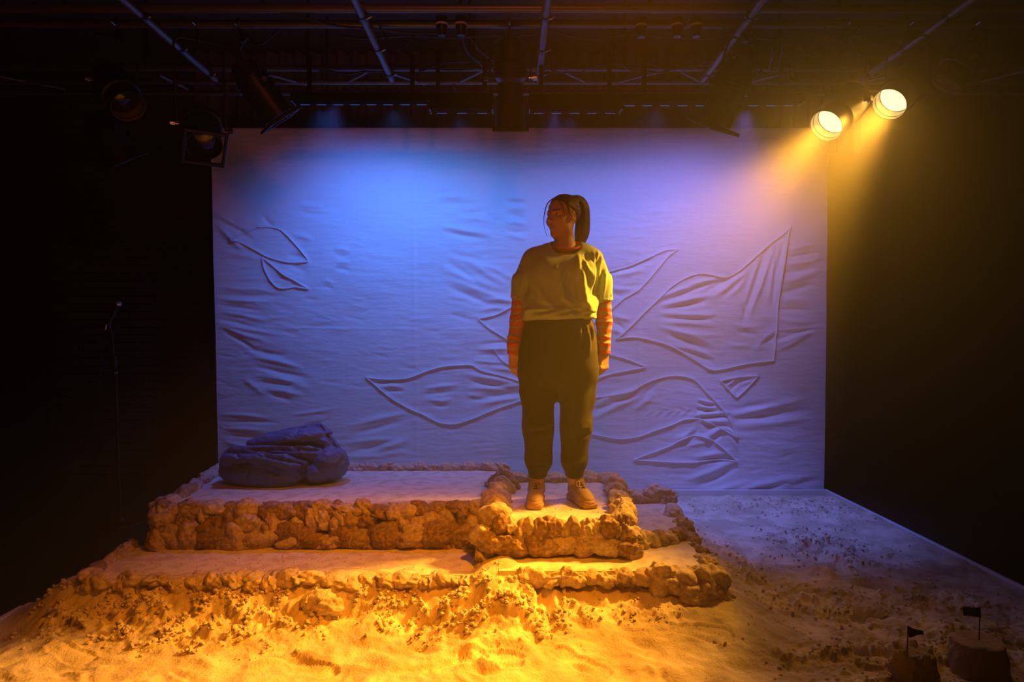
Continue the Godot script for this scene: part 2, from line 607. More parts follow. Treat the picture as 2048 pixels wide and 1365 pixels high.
# ---------------------------------------------------------------- the cloth
const CORDS := [
	[[458,482],[478,486],[505,500],[530,514],[560,523],[585,526],[612,524],[608,515],[585,487],[560,462],[538,455],[513,455]],
	[[513,455],[487,467],[462,479]],
	[[521,517],[523,535],[532,555],[545,572],[560,578],[585,575],[612,579],[590,565],[560,548],[535,527],[521,517]],
	[[1046,766],[1000,752],[960,742],[940,731],[915,731],[880,734],[845,744],[808,757],[760,759],[725,755],[770,793],[810,817],[840,830],[870,845],[900,849],[935,840],[985,820],[1020,808],[1062,793]],
	[[1045,606],[1020,615],[990,630],[953,638],[975,657],[1005,675],[1040,697]],
	[[985,698],[995,715],[1010,727],[1040,740]],
	[[1185,555],[1215,545],[1260,532],[1300,515],[1330,502],[1355,500],[1335,515],[1310,545],[1280,578],[1245,600],[1220,622],[1185,648]],
	[[1200,706],[1225,711],[1250,718],[1275,727],[1293,735],[1260,741],[1225,748],[1185,760]],
	[[1583,452],[1578,470],[1570,520],[1560,600],[1556,670],[1551,722],[1500,728],[1440,740],[1420,738],[1400,726],[1370,708],[1340,692],[1290,678],[1260,675],[1233,679],[1260,655],[1290,625],[1322,595],[1345,573],[1380,553],[1410,548],[1452,555],[1480,542],[1500,525],[1540,490],[1570,467],[1583,452]],
	[[1178,796],[1220,792],[1265,782],[1290,768],[1320,757],[1355,752],[1390,760],[1415,785],[1440,810],[1460,835],[1479,876],[1450,860],[1420,845],[1395,838],[1370,840],[1345,850],[1310,862],[1275,874],[1240,878],[1205,873],[1172,866]],
	[[1445,762],[1480,755],[1520,752],[1500,775],[1477,796],[1460,780],[1445,762]],
	[[1268,920],[1300,908],[1340,893],[1370,877],[1395,872],[1425,880],[1450,898],[1480,924],[1440,920],[1390,925],[1330,924],[1268,920]],
]
# folds one by one: from x, y to x, y; half width (px); height (mm)
const FOLDS := [
	[434,655,520,682,5,9],[440,662,500,700,5,-8],[432,648,540,668,5,7],[433,640,500,655,4,-6],[434,625,520,640,5,7],[434,612,515,622,5,-7],[432,600,530,604,5,8],[434,590,560,592,6,-7],[434,575,520,578,5,6],
	[434,455,480,500,7,9],[440,440,500,480,7,-9],[430,430,470,455,6,7],[434,500,520,520,8,5],
	[490,700,560,712,6,-9],[500,715,590,735,6,10],[505,735,600,755,6,-9],[510,750,605,775,7,9],[500,765,590,770,6,-8],[520,780,590,790,6,9],[530,790,570,800,5,-7],[480,760,520,790,8,6],
	[435,830,520,836,4,7],[436,845,540,846,4,-7],[436,858,520,862,4,7],[438,872,530,880,4,-7],[440,885,520,900,5,8],[470,868,530,875,5,-6],
	[570,830,660,818,4,6],[600,852,655,838,4,-5],[585,870,640,862,4,5],
	[700,850,800,828,6,8],[695,868,800,842,6,-7],[690,885,780,880,6,7],[690,905,760,890,8,-9],[740,900,810,880,8,10],[690,915,800,905,6,7],
	[735,765,800,762,4,-7],[750,775,800,775,4,7],[760,785,800,783,3,-6],[845,778,910,770,5,7],[840,790,905,783,4,-6],[850,800,900,800,4,6],[860,812,890,812,4,-5],
	[930,750,1030,768,6,9],[935,762,1020,778,5,-8],[940,778,1045,770,5,8],[935,800,1050,785,7,-10],[950,810,1045,795,6,8],[930,790,980,796,5,6],
	[960,688,1030,684,4,-6],[955,700,1020,698,4,7],[950,712,1015,712,4,-6],[945,722,1005,726,4,6],[980,738,1035,745,5,7],
	[870,395,930,392,6,6],[875,410,950,408,7,-6],[885,425,975,440,9,8],[900,432,970,422,7,-8],[880,452,980,470,8,9],[890,465,970,478,7,-8],[880,378,920,372,6,5],
	[1012,395,1050,397,5,6],[1010,405,1052,406,5,-6],[1014,416,1052,418,5,6],[1012,430,1050,437,6,-7],[1013,446,1052,450,5,7],[1012,460,1052,464,5,-6],[1010,472,1050,478,6,6],
	[890,540,1000,580,9,11],[900,528,960,570,8,-10],[925,515,1010,570,9,9],[900,560,1020,605,8,9],[895,575,980,610,7,-8],[960,600,1035,605,6,8],[900,505,960,520,7,-6],[960,530,1030,560,7,7],
	[960,620,1010,618,5,7],[900,630,945,640,5,-5],
	[600,400,640,398,5,-5],[598,412,640,412,5,5],[600,425,640,428,5,-5],[668,500,692,500,5,5],[668,512,694,510,5,-5],[670,526,696,525,5,5],[668,538,695,543,5,-6],[640,565,660,565,4,4],[640,575,660,577,4,-4],
	[572,512,600,518,7,-7],[575,530,610,545,8,-6],[550,540,600,560,7,6],[580,470,620,480,7,6],[520,430,545,455,6,-6],
	[1218,545,1300,520,6,-8],[1225,552,1285,540,5,8],[1215,575,1260,580,5,6],[1215,590,1250,595,5,-5],[1222,630,1260,640,6,8],[1222,645,1250,660,5,-7],[1218,660,1248,668,5,7],
	[1322,596,1400,572,6,11],[1325,604,1450,556,6,-12],[1328,611,1420,590,6,12],[1330,618,1425,600,6,-9],[1328,628,1430,630,6,11],[1330,635,1425,640,6,-10],[1330,645,1420,650,6,9],[1325,655,1420,685,7,10],[1335,668,1420,700,7,-9],[1350,662,1440,672,6,8],[1340,690,1430,715,6,9],[1370,700,1430,726,6,-9],
	[1380,570,1450,558,5,9],[1405,590,1480,545,7,-10],[1420,600,1500,540,7,9],[1450,592,1485,560,6,-8],[1465,590,1490,560,5,8],
	[1545,510,1505,625,5,10],[1535,500,1490,640,6,-9],[1560,490,1540,600,5,9],[1555,500,1550,610,4,-8],[1572,470,1556,600,6,9],[1570,480,1560,560,4,-7],[1520,520,1495,600,5,7],
	[1580,500,1640,490,5,7],[1578,515,1640,505,5,-7],[1576,528,1638,520,5,8],[1574,545,1630,535,6,-8],[1572,565,1640,545,7,9],[1570,585,1630,570,7,-9],[1566,600,1625,605,7,7],[1562,620,1625,622,6,-7],[1562,640,1630,645,6,6],
	[1515,700,1555,660,7,9],[1520,690,1560,672,6,-8],[1558,690,1650,655,6,10],[1558,680,1640,658,5,-9],[1560,700,1620,670,6,8],[1560,668,1650,656,4,-7],
	[1470,650,1520,655,5,6],[1475,665,1515,670,5,-6],[1460,690,1500,692,5,6],[1490,610,1500,640,6,-6],
	[1185,808,1270,780,6,9],[1185,820,1275,790,6,-9],[1190,835,1280,795,7,10],[1185,815,1250,805,6,8],[1270,820,1310,790,7,8],[1290,790,1315,770,5,-6],
	[1398,800,1430,806,3,8],[1400,806,1432,812,3,-7],[1400,813,1436,817,3,8],[1395,820,1445,825,4,-8],[1385,832,1455,826,5,10],[1390,838,1465,832,4,-9],[1400,842,1468,842,4,9],[1410,850,1470,856,4,-9],[1440,850,1478,872,4,9],
	[1350,880,1395,860,7,9],[1370,890,1400,858,7,-9],[1410,880,1450,855,7,10],[1420,888,1452,865,6,-8],[1460,868,1480,900,5,7],
	[1475,830,1610,800,8,11],[1470,840,1620,820,8,-10],[1480,852,1620,838,8,8],[1470,820,1580,806,7,-8],
	[1455,775,1478,758,3,6],[1460,785,1490,758,3,-6],[1490,770,1512,757,3,6],
	[1390,916,1460,905,6,9],[1400,924,1478,918,5,-9],[1360,900,1440,882,5,5],
	[1380,960,1470,925,7,9],[1395,975,1480,935,7,-9],[1400,990,1500,965,7,9],[1440,992,1600,955,8,10],[1480,990,1640,960,8,-9],[1520,988,1625,955,8,9],
]

func backdrop() -> void:
	var W := 600; var H := 366
	var xs := PackedFloat32Array(); var ys := PackedFloat32Array()
	for k in W: xs.append(lerpf(421.0, 1657.0, k / (W - 1.0)))
	for k in H: ys.append(lerpf(258.0, 991.0, k / (H - 1.0)))
	var f := Field.new(xs, ys)
	var slow := fnl(0.006, 51, 3)
	var fine := fnl(0.05, 52, 3)
	var patch := fnl(0.007, 53, 2)
	for j in H:
		for k in W:
			var x := xs[k]; var y := ys[j]
			# slow slack of the sheet, and patches of fine level creases
			var m := clampf(patch.get_noise_2d(x, y) * 2.2, 0.0, 1.0)
			f.h[j * W + k] = slow.get_noise_2d(x * 0.5, y) * 0.012 + fine.get_noise_2d(x * 0.18, y) * 0.0045 * m
	for a: Array in FOLDS:
		var p := Vector2(a[0], a[1]); var e := Vector2(a[2], a[3])
		var mid := (p + e) / 2.0 + Vector2(rng.randf_range(-2, 2), rng.randf_range(-3, 3))
		f.stroke([mid + (p - mid) * 1.25, mid, mid + (e - mid) * 1.25], a[4] * 0.85, a[5] * 0.0021)
	# gathers: short level creases along the stretched edges and inside the outlines
	for q in [[470, 620, 40, 90, 30], [470, 800, 40, 90, 24], [620, 700, 120, 120, 46], [760, 700, 120, 90, 36], [900, 650, 60, 60, 14], [1500, 850, 80, 100, 22], [1620, 560, 22, 100, 20], [1330, 900, 120, 60, 22], [1280, 470, 60, 60, 20], [860, 900, 130, 40, 26], [1450, 660, 70, 50, 18], [1360, 800, 60, 30, 14], [1600, 940, 40, 50, 8], [560, 600, 90, 60, 18]]:
		for k in q[4]:
			var c := Vector2(q[0] + rng.randf_range(-1, 1) * q[2], q[1] + rng.randf_range(-1, 1) * q[3])
			var l := rng.randf_range(8, 34)
			var an := rng.randf_range(-0.32, 0.32)
			var e := Vector2(cos(an), sin(an)) * l
			f.stroke([c - e, c + e], rng.randf_range(1.8, 4.0), rng.randf_range(-0.005, 0.005))
	# oblique pleats under the belly of the lower outline
	for k in 15:
		var x := 1290.0 + k * 9.0
		f.stroke([Vector2(x - 7, 836 - absf(k - 5.0)), Vector2(x + 8, 820)], 2.2, 0.005 if k % 2 else -0.004)
	# the seam across, and two fold lines down
	f.stroke([Vector2(425, 655), Vector2(700, 658), Vector2(1000, 659)], 2.0, 0.003, false)
	f.stroke([Vector2(1560, 660), Vector2(1652, 656)], 2.0, 0.003, false)
	f.stroke([Vector2(824, 262), Vector2(826, 985)], 5.0, 0.0028, false)
	f.stroke([Vector2(1280, 262), Vector2(1278, 985)], 5.0, 0.0022, false)
	for c: Array in CORDS:
		var p := []
		for q: Array in c: p.append(Vector2(q[0], q[1]))
		f.stroke(p, 3.6, 0.005, false, 1.0)
	var place := func(x: float, y: float, h: float) -> Vector3:
		var t := (y - 258.0) / 733.0
		var s := (x - 421.0) / 1236.0
		return at(lerpf(421.0 + 17.0 * t, 1657.0 - 9.0 * t, s), y, BACK) + Vector3(0, 0, h)
	var root := thing("backdrop", "large stretched off-white cloth backdrop with fish and leaf outlines piped onto it", "backdrop")
	var b := B.new()
	b.v.resize(W * H); b.n.resize(W * H); b.c.resize(W * H); b.i.resize((W - 1) * (H - 1) * 6)
	var q := 0
	for j in H:
		for k in W:
			b.v[j * W + k] = place.call(xs[k], ys[j], f.h[j * W + k])
			if j < H - 1 and k < W - 1:
				var g := j * W + k
				b.i[q] = g; b.i[q + 1] = g + 1; b.i[q + 2] = g + W + 1
				b.i[q + 3] = g; b.i[q + 4] = g + W + 1; b.i[q + 5] = g + W
				q += 6
	b.uv.resize(W * H)
	for k in W * H: b.uv[k] = Vector2(b.v[k].x, b.v[k].y)
	b.smooth_normals()
	part("cloth", b.mesh(), M.cloth, root)
	# piped cords
	for c: Array in CORDS:
		var cv := Curve2D.new()
		for k in c.size():
			var p := Vector2(c[k][0], c[k][1])
			var a := Vector2(c[maxi(k - 1, 0)][0], c[maxi(k - 1, 0)][1]); var d := Vector2(c[mini(k + 1, c.size() - 1)][0], c[mini(k + 1, c.size() - 1)][1])
			var tan_ := (d - a) * 0.16
			if (p - a).angle_to(d - p) > 1.2 or (p - a).angle_to(d - p) < -1.2: tan_ = Vector2.ZERO
			cv.add_point(p, -tan_, tan_)
		var path := []
		var ln := cv.get_baked_length()
		var thin := 0.5 if c.size() == 3 else 1.0
		for k in int(ln / 4.0) + 1:
			var p := cv.sample_baked(minf(k * 4.0, ln), true)
			var gx := clampi(int((p.x - 421.0) / 1236.0 * (W - 1)), 0, W - 1)
			var gy := clampi(int((p.y - 258.0) / 733.0 * (H - 1)), 0, H - 1)
			path.append(place.call(p.x, p.y, f.h[gy * W + gx] + 0.0055 + 0.0015 * sin(k * 0.7)))
		part("cord", B.new().tube(path, 0.0075 * thin, 7).mesh(), M.cord, root)
	# the batten that the sheet is stapled to
	var top := B.new().box(Vector3(5.24, 0.03, 0.03), Transform3D(Basis(), at(1039, 260, BACK + 0.02)), 0.003)
	part("top_batten", top.mesh(), M.white_paint, root)
	for s in 2:
		var a := at(423 if s == 0 else 1654, 262, BACK + 0.025); var d := at(439 if s == 0 else 1646, 988, BACK + 0.025)
		part("side_batten", B.new().tube([a, d], 0.014, 6).mesh(), M.black_paint, root)
	# pleated black border curtain above it
	var dr := B.new()
	var n := 1100
	var x0 := -2.75; var x1 := 3.05
	for j in 2:
		for k in n:
			var x := lerpf(x0, x1, k / (n - 1.0))
			var ph := x / 0.127 * TAU
			var z := -5.98 + 0.045 * sin(ph + 0.6 * sin(x * 3.0)) + 0.008 * sin(ph * 2.3)
			dr.v.append(Vector3(x, 3.83 if j == 0 else 2.95, z)); dr.n.append(Vector3.ZERO); dr.c.append(Color.WHITE)
	for k in n - 1: dr.i.append_array([k, k + 1, n + k + 1, k, n + k + 1, n + k])
	dr.smooth_normals()
	tag(part("border_curtain", dr.mesh(), M.drape, self), "dark pleated border curtain hanging above the top edge of the cloth backdrop", "curtain")

# ---------------------------------------------------------------- the sand
const UL := [[-1.87, -3.69], [-0.09, -3.69], [-0.055, -4.67], [-1.98, -4.67]]
const UR := [[-0.075, -3.36], [0.56, -3.36], [0.64, -4.3], [-0.045, -4.3]]
const LL := [[-2.0, -3.23], [-0.14, -3.23], [-0.14, -3.68], [-2.03, -3.68]]
const LR := [[-0.06, -3.14], [0.90, -3.14], [1.02, -4.5], [0.67, -4.5], [0.585, -3.345], [-0.06, -3.345]]
const H_UP := 0.43
const H_LL := 0.215
const H_LR := 0.265
const SAND_L := -2.33
const SAND_R := 2.62
var sand_f: Field
var clod_mask: FastNoiseLite

func poly(a: Array) -> PackedVector2Array:
	var p := PackedVector2Array()
	for q: Array in a: p.append(Vector2(q[0], q[1]))
	return p

# how strongly the sand is broken into clods at x and distance d (photograph's churned patches)
const CHURN := [[-1.98, 3.10, 0.16, 0.14, 1.0], [-1.66, 3.06, 0.2, 0.12, 1.0], [-1.28, 3.03, 0.3, 0.15, 1.0], [-0.95, 3.10, 0.16, 0.09, 1.0], [-0.30, 3.03, 0.22, 0.12, 1.0], [-0.02, 2.99, 0.22, 0.12, 0.95], [0.18, 3.02, 0.14, 0.08, 0.8], [-0.62, 3.12, 0.14, 0.06, 0.7],
	[0.55, 3.02, 0.2, 0.08, 0.5], [1.25, 3.7, 0.16, 0.5, 0.55], [1.9, 4.2, 0.3, 0.4, 0.7], [2.2, 5.2, 0.4, 0.4, 0.45], [1.55, 3.3, 0.22, 0.25, 0.65], [1.5, 2.75, 0.35, 0.14, 0.75], [1.35, 2.42, 0.4, 0.16, 0.7], [1.9, 2.9, 0.4, 0.3, 0.5], [1.75, 5.2, 0.5, 0.25, 0.35], [2.0, 3.35, 0.3, 0.2, 0.5]]
func churn(x: float, d: float) -> float:
	var m := 0.0
	for q: Array in CHURN:
		var u: float = (x - q[0]) / q[2]; var w: float = (d - q[1]) / q[3]
		var e: float = u * u + w * w
		if e < 4.0: m = maxf(m, q[4] * exp(-e * 0.9))
	return m

func bank(x: float, d: float) -> float:
	var h := 0.0
	# heaped before the lower left step
	if d < 3.3:
		var t := clampf((3.26 - d) / 0.5, 0.0, 1.0)
		var side := smoothstep(-2.16, -1.9, x) * (1.0 - smoothstep(-0.2, 0.1, x))
		h = maxf(h, 0.05 * pow(1.0 - t, 1.3) * side)
	# spilling over the joint between the two steps
	var u := (x + 0.05) / 0.25; var w := (d - 3.26) / 0.36
	h = maxf(h, 0.25 * exp(-(u * u) - w * w))
	# before and beside the right step
	if d < 3.25:
		var t := clampf((3.18 - d) / 0.55, 0.0, 1.0)
		var side := smoothstep(-0.1, 0.1, x) * (1.0 - smoothstep(0.85, 1.35, x))
		h = maxf(h, 0.16 * pow(1.0 - t, 1.4) * side)
	if d > 3.0:
		var t := clampf((x - 0.92 - 0.06 * (d - 3.1)) / 0.42, 0.0, 1.0)
		h = maxf(h, 0.17 * pow(1.0 - t, 1.6) * smoothstep(3.0, 3.25, d) * (1.0 - smoothstep(4.5, 5.1, d)))
	return h

func under(x: float, d: float) -> bool:
	if x > -1.85 and x < -0.16 and d > 3.3 and d < 4.6: return true
	return x > 0.05 and x < 0.86 and d > 3.42 and d < 4.25

func sand() -> void:
	var xs := PackedFloat32Array(); var ds := PackedFloat32Array()
	var x := SAND_L
	while x <= SAND_R: xs.append(x); x += 0.0075
	var d := 1.75
	while d <= 5.74:
		ds.append(d)
		d += 0.0042 * pow(maxf(d, 2.3) / 2.3, 1.7)
	var f := Field.new(xs, ds)
	sand_f = f
	var W := xs.size(); var H := ds.size()
	var n1 := fnl(1.1, 61, 3); var n2 := fnl(5.0, 62, 3); var n3 := fnl(26.0, 63, 3); var n4 := fnl(30.0, 64, 2, FastNoiseLite.TYPE_CELLULAR)
	n4.cellular_return_type = FastNoiseLite.RETURN_DISTANCE
	clod_mask = fnl(7.0, 65, 2)
	var rip := fnl(3.0, 66, 2)
	for j in H:
		d = ds[j]
		for k in W:
			x = xs[k]
			if under(x, d):
				f.h[j * W + k] = 0.03
				continue
			var h := 0.04 + bank(x, d) + n1.get_noise_2d(x, d) * 0.02 + n2.get_noise_2d(x, d) * 0.014
			var c := churn(x, d)
			if x < -0.2: c *= 1.0 - 0.85 * smoothstep(3.08, 3.19, d)
			h += n3.get_noise_2d(x, d) * (0.0022 + 0.02 * c)
			if c > 0.08:
				h += c * (0.026 * clampf(0.75 + n4.get_noise_2d(x, d), 0.0, 1.0) + 0.045 * smoothstep(-0.05, 0.22, clod_mask.get_noise_2d(x, d)))
			elif d < 3.0:
				h += 0.006 * sin(x * 9.0 + d * 21.0 + rip.get_noise_2d(x, d) * 9.0) * clampf(rip.get_noise_2d(d * 0.7, x) * 2.0, 0.0, 1.0)
			f.h[j * W + k] = maxf(h, 0.008) * clampf((5.75 - d) / 0.2, 0.15, 1.0) * lerpf(0.3, 1.0, smoothstep(-2.33, -2.06, x))
	var r := RandomNumberGenerator.new(); r.seed = 99
	# sweeps of hands and knees in the foreground sand
	for a in [[700, 1215, 735, 1300, 0.05, 0.016], [735, 1300, 800, 1345, 0.04, 0.014], [860, 1230, 890, 1300, 0.06, 0.018], [930, 1300, 1010, 1345, 0.035, 0.012], [640, 1310, 780, 1340, 0.03, 0.012], [800, 1250, 940, 1290, 0.025, -0.012], [1010, 1290, 1110, 1350, 0.03, 0.012], [560, 1290, 640, 1345, 0.04, -0.014], [360, 1300, 470, 1345, 0.035, 0.012], [260, 1230, 330, 1290, 0.04, 0.016], [180, 1260, 280, 1240, 0.03, -0.012], [60, 1300, 180, 1280, 0.03, 0.011], [90, 1340, 260, 1330, 0.03, -0.011], [1050, 1225, 1105, 1290, 0.018, -0.022], [1075, 1225, 1115, 1270, 0.02, 0.014], [1140, 1270, 1200, 1285, 0.02, -0.012], [1130, 1225, 1230, 1240, 0.05, 0.014], [1250, 1290, 1330, 1305, 0.03, -0.014], [1240, 1330, 1420, 1340, 0.04, 0.012], [1330, 1260, 1420, 1270, 0.035, -0.012], [1500, 1130, 1580, 1145, 0.03, -0.012], [1480, 1165, 1640, 1175, 0.05, 0.012], [1690, 1160, 1790, 1175, 0.04, -0.035], [1700, 1215, 1790, 1225, 0.035, -0.035], [1560, 1085, 1640, 1100, 0.05, -0.03], [1480, 1095, 1560, 1125, 0.04, -0.025], [1600, 1140, 1680, 1160, 0.05, 0.03], [1560, 1310, 1610, 1340, 0.03, -0.022], [1680, 1240, 1760, 1222, 0.02, -0.016], [1380, 1100, 1470, 1130, 0.05, 0.014], [700, 1285, 830, 1265, 0.022, 0.01], [830, 1320, 1000, 1300, 0.022, 0.01], [480, 1330, 600, 1318, 0.02, 0.01], [760, 1350, 900, 1330, 0.02, -0.01], [900, 1345, 1080, 1325, 0.025, 0.012]]:
		var p := on(a[0], a[1], 0.05); var q := on(a[2], a[3], 0.05)
		var mid := (p + q) / 2 + Vector3(r.randf_range(-0.05, 0.05), 0, r.randf_range(-0.05, 0.05))
		f.stroke([Vector2(p.x, -p.z), Vector2(mid.x, -mid.z), Vector2(q.x, -q.z)], a[4], a[5] * 1.5)
	for k in 70:
		var p := Vector2(r.randf_range(-2.0, 1.6), r.randf_range(2.25, 2.95))
		var an := r.randf_range(-0.9, 0.9)
		var e := Vector2(cos(an), sin(an)) * r.randf_range(0.04, 0.16)
		f.stroke([p - e, p + Vector2(r.randf_range(-0.03, 0.03), r.randf_range(-0.03, 0.03)), p + e], r.randf_range(0.012, 0.03), r.randf_range(-0.013, 0.014))
	# shoe prints with ribbed soles
	for a in [[140, 1310, 0.5], [370, 1285, 0.9], [850, 1265, 0.2], [910, 1340, -0.5], [1160, 1330, 0.7], [1240, 1225, 1.2], [1400, 1290, 0.3], [1540, 1120, -0.7], [1500, 1160, -0.2], [1650, 1090, 0.5], [1560, 1220, 0.4], [1720, 1130, 0.2], [980, 1330, 0.1], [620, 1330, 0.6], [1450, 1020, 0.4], [1600, 1190, -0.5]]:
		print_shoe(f, on(a[0], a[1], 0.04), a[2])
	var b := B.new()
	b.v.resize(W * H); b.n.resize(W * H); b.c.resize(W * H)
	for j in H:
		for k in W:
			b.v[j * W + k] = Vector3(xs[k], f.h[j * W + k], -ds[j])
	for j in H - 1:
		for k in W - 1:
			if under(xs[k], ds[j]) and under(xs[k + 1], ds[j + 1]): continue
			if xs[k] < -1.95 and ds[j] > 3.26 + 0.02 * sin(xs[k] * 40.0): continue
			var g := j * W + k
			b.i.append(g); b.i.append(g + W + 1); b.i.append(g + 1)
			b.i.append(g); b.i.append(g + W); b.i.append(g + W + 1)
	b.uv.resize(W * H)
	for k in W * H: b.uv[k] = Vector2(b.v[k].x, b.v[k].z)
	b.smooth_normals()
	var root := part("sand", b.mesh(), M.sand, self)
	tag(root, "pale loose sand covering the stage floor in front of the foam steps", "sand", "", "stuff")
	# crumbs and clods of damp sand lying on the churned patches
	for kind in 3:
		var c := B.new()
		lump(c, 12, 8, 0.85, 700 + kind, 1.1)
		c.smooth_normals()
		var mm := MultiMesh.new()
		mm.transform_format = MultiMesh.TRANSFORM_3D
		mm.mesh = c.mesh()
		var list := []
		var tries := 0
		while list.size() < 3000 and tries < 90000:
			tries += 1
			x = r.randf_range(SAND_L + 0.05, SAND_R - 0.05); d = r.randf_range(2.2, 5.6)
			var near := d < 3.2 and x < 0.4
			if (x < -1.95 and d > 3.24) or under(x, d) or r.randf() > churn(x, d) * (1.0 if near else 0.35): continue
			if clod_mask.get_noise_2d(x, d) < r.randf_range(-0.1, 0.25): continue
			var s := 0.0022 + 0.008 * pow(r.randf(), 3.0) * (1.0 if near else 0.75)
			if near and r.randf() < 0.02: s *= 1.8
			var bs := Basis.from_euler(Vector3(r.randf() * 6, r.randf() * 6, r.randf() * 6)).scaled(Vector3(s, s * r.randf_range(0.7, 1.0), s * r.randf_range(0.8, 1.2)))
			list.append(Transform3D(bs, Vector3(x, height(x, d) + s * 0.35, -d)))
		# specks that were trodden onto the treads
		for k in 70:
			var on_ll := r.randf() < 0.75
			x = r.randf_range(-1.9, -0.25) if on_ll else r.randf_range(0.1, 0.5)
			d = r.randf_range(3.28, 3.62) if on_ll else r.randf_range(3.45, 4.1)
			var s := r.randf_range(0.0015, 0.0038)
			list.append(Transform3D(Basis.from_euler(Vector3(r.randf() * 6, r.randf() * 6, 0)).scaled(Vector3.ONE * s), Vector3(x, (H_LL if on_ll else H_UP) + s * 0.5, -d)))
		mm.instance_count = list.size()
		for k in list.size(): mm.set_instance_transform(k, list[k])
		var o := MultiMeshInstance3D.new()
		o.name = "clods"
		o.multimesh = mm
		o.material_override = M.clod
		root.add_child(o, true)
		tag(o, "", "", "", "stuff")
	# low white boards that hold the sand in
	for a in [["back", Vector3(4.98, 0.05, 0.025), Vector3(0.145, 0.025, -5.745)], ["right", Vector3(0.03, 0.052, 4.4), Vector3(SAND_R + 0.02, 0.026, -3.56)], ["side", Vector3(0.36, 0.05, 0.03), Vector3(-2.17, 0.025, -3.28)], ["left", Vector3(0.03, 0.052, 1.92), Vector3(SAND_L - 0.02, 0.026, -2.32)]]:
		tag(part("baseboard_" + a[0], B.new().box(a[1], Transform3D(), 0.004).mesh(), M.white_paint, self, Transform3D(Basis(), a[2])), "", "", "", "structure")

func height(x: float, d: float) -> float:
	var k := clampi(sand_f.xs.bsearch(x), 0, sand_f.xs.size() - 1); var j := clampi(sand_f.ys.bsearch(d), 0, sand_f.ys.size() - 1)
	return sand_f.h[j * sand_f.xs.size() + k]

func print_shoe(f: Field, c: Vector3, turn: float) -> void:
	var cx := f.span(f.xs, c.x - 0.17, c.x + 0.17); var cy := f.span(f.ys, -c.z - 0.17, -c.z + 0.17)
	for j in range(cy.x, cy.y):
		for k in range(cx.x, cx.y):
			var q := (Vector2(f.xs[k], f.ys[j]) - Vector2(c.x, -c.z)).rotated(turn)
			var half_ := 0.046 + 0.008 * sin(q.x * 20.0)
			var e := maxf(absf(q.x) / 0.135, 0.0)
			var edge := pow(e, 4.0) + pow(absf(q.y) / half_, 4.0)
			if edge < 1.0: f.h[j * f.xs.size() + k] += -0.007 + 0.006 * sin(q.x * 420.0) * (1.0 - edge)
			elif edge < 2.6: f.h[j * f.xs.size() + k] += 0.003 * (1.0 - (edge - 1.0) / 1.6)

# an uneven ball, about one unit in radius
func lump(b: B, sides: int, rings: int, rough: float, seed_: int, freq := 1.2) -> void:
	var n := fnl(freq, seed_, 3)
	var cells := fnl(freq * 1.8, seed_ + 5, 1, FastNoiseLite.TYPE_CELLULAR)
	cells.cellular_return_type = FastNoiseLite.RETURN_DISTANCE
	var base := b.v.size()
	for j in rings + 1:
		for k in sides:
			var th := PI * j / rings; var ph := TAU * k / sides
			var e := Vector3(sin(th) * cos(ph), cos(th), sin(th) * sin(ph))
			var r := 1.0 + rough * n.get_noise_3dv(e) - rough * 0.3 * (cells.get_noise_3dv(e * 1.1) + 0.4)
			b.v.append(e * r); b.n.append(e); b.c.append(Color.WHITE)
	for j in rings:
		for k in sides:
			var a := base + j * sides + k; var c := base + j * sides + (k + 1) % sides
			if j > 0: b.i.append_array([a, c, a + sides])
			if j < rings - 1: b.i.append_array([c, c + sides, a + sides])

# ---------------------------------------------------------------- the steps
var lumps := []

func foam(parent: Node, p: Vector3, size: Vector3, r: RandomNumberGenerator, turn := 0.0) -> void:
	var bs := Basis(Vector3.UP, turn + r.randf_range(-0.3, 0.3)) * Basis.from_euler(Vector3(r.randf_range(-0.35, 0.35), 0, r.randf_range(-0.3, 0.3))) * Basis.from_scale(size)
	part("foam_lump", lumps[r.randi() % lumps.size()], M.foam if p.z < -4.1 else (M.foams[3 * (r.randi() % 2)] if p.z > -3.3 else M.foams[r.randi() % 4]), parent, Transform3D(bs, p))

# lumps along a line: half sizes across, upright and along, from lo to hi
func row(parent: Node, a: Vector3, b: Vector3, lo: Vector3, hi: Vector3, step: float, r: RandomNumberGenerator, stray := 0.012) -> void:
	var l := a.distance_to(b)
	var dir := (b - a) / l
	var s := 0.0
	while s <= l:
		var size := Vector3(r.randf_range(lo.x, hi.x), r.randf_range(lo.y, hi.y), r.randf_range(lo.z, hi.z))
		var p := a + dir * s + Vector3(r.randf_range(-1, 1), r.randf_range(-1, 1), r.randf_range(-1, 1)) * stray
		foam(parent, p, size, r, atan2(-dir.z, dir.x))
		s += size.x * step

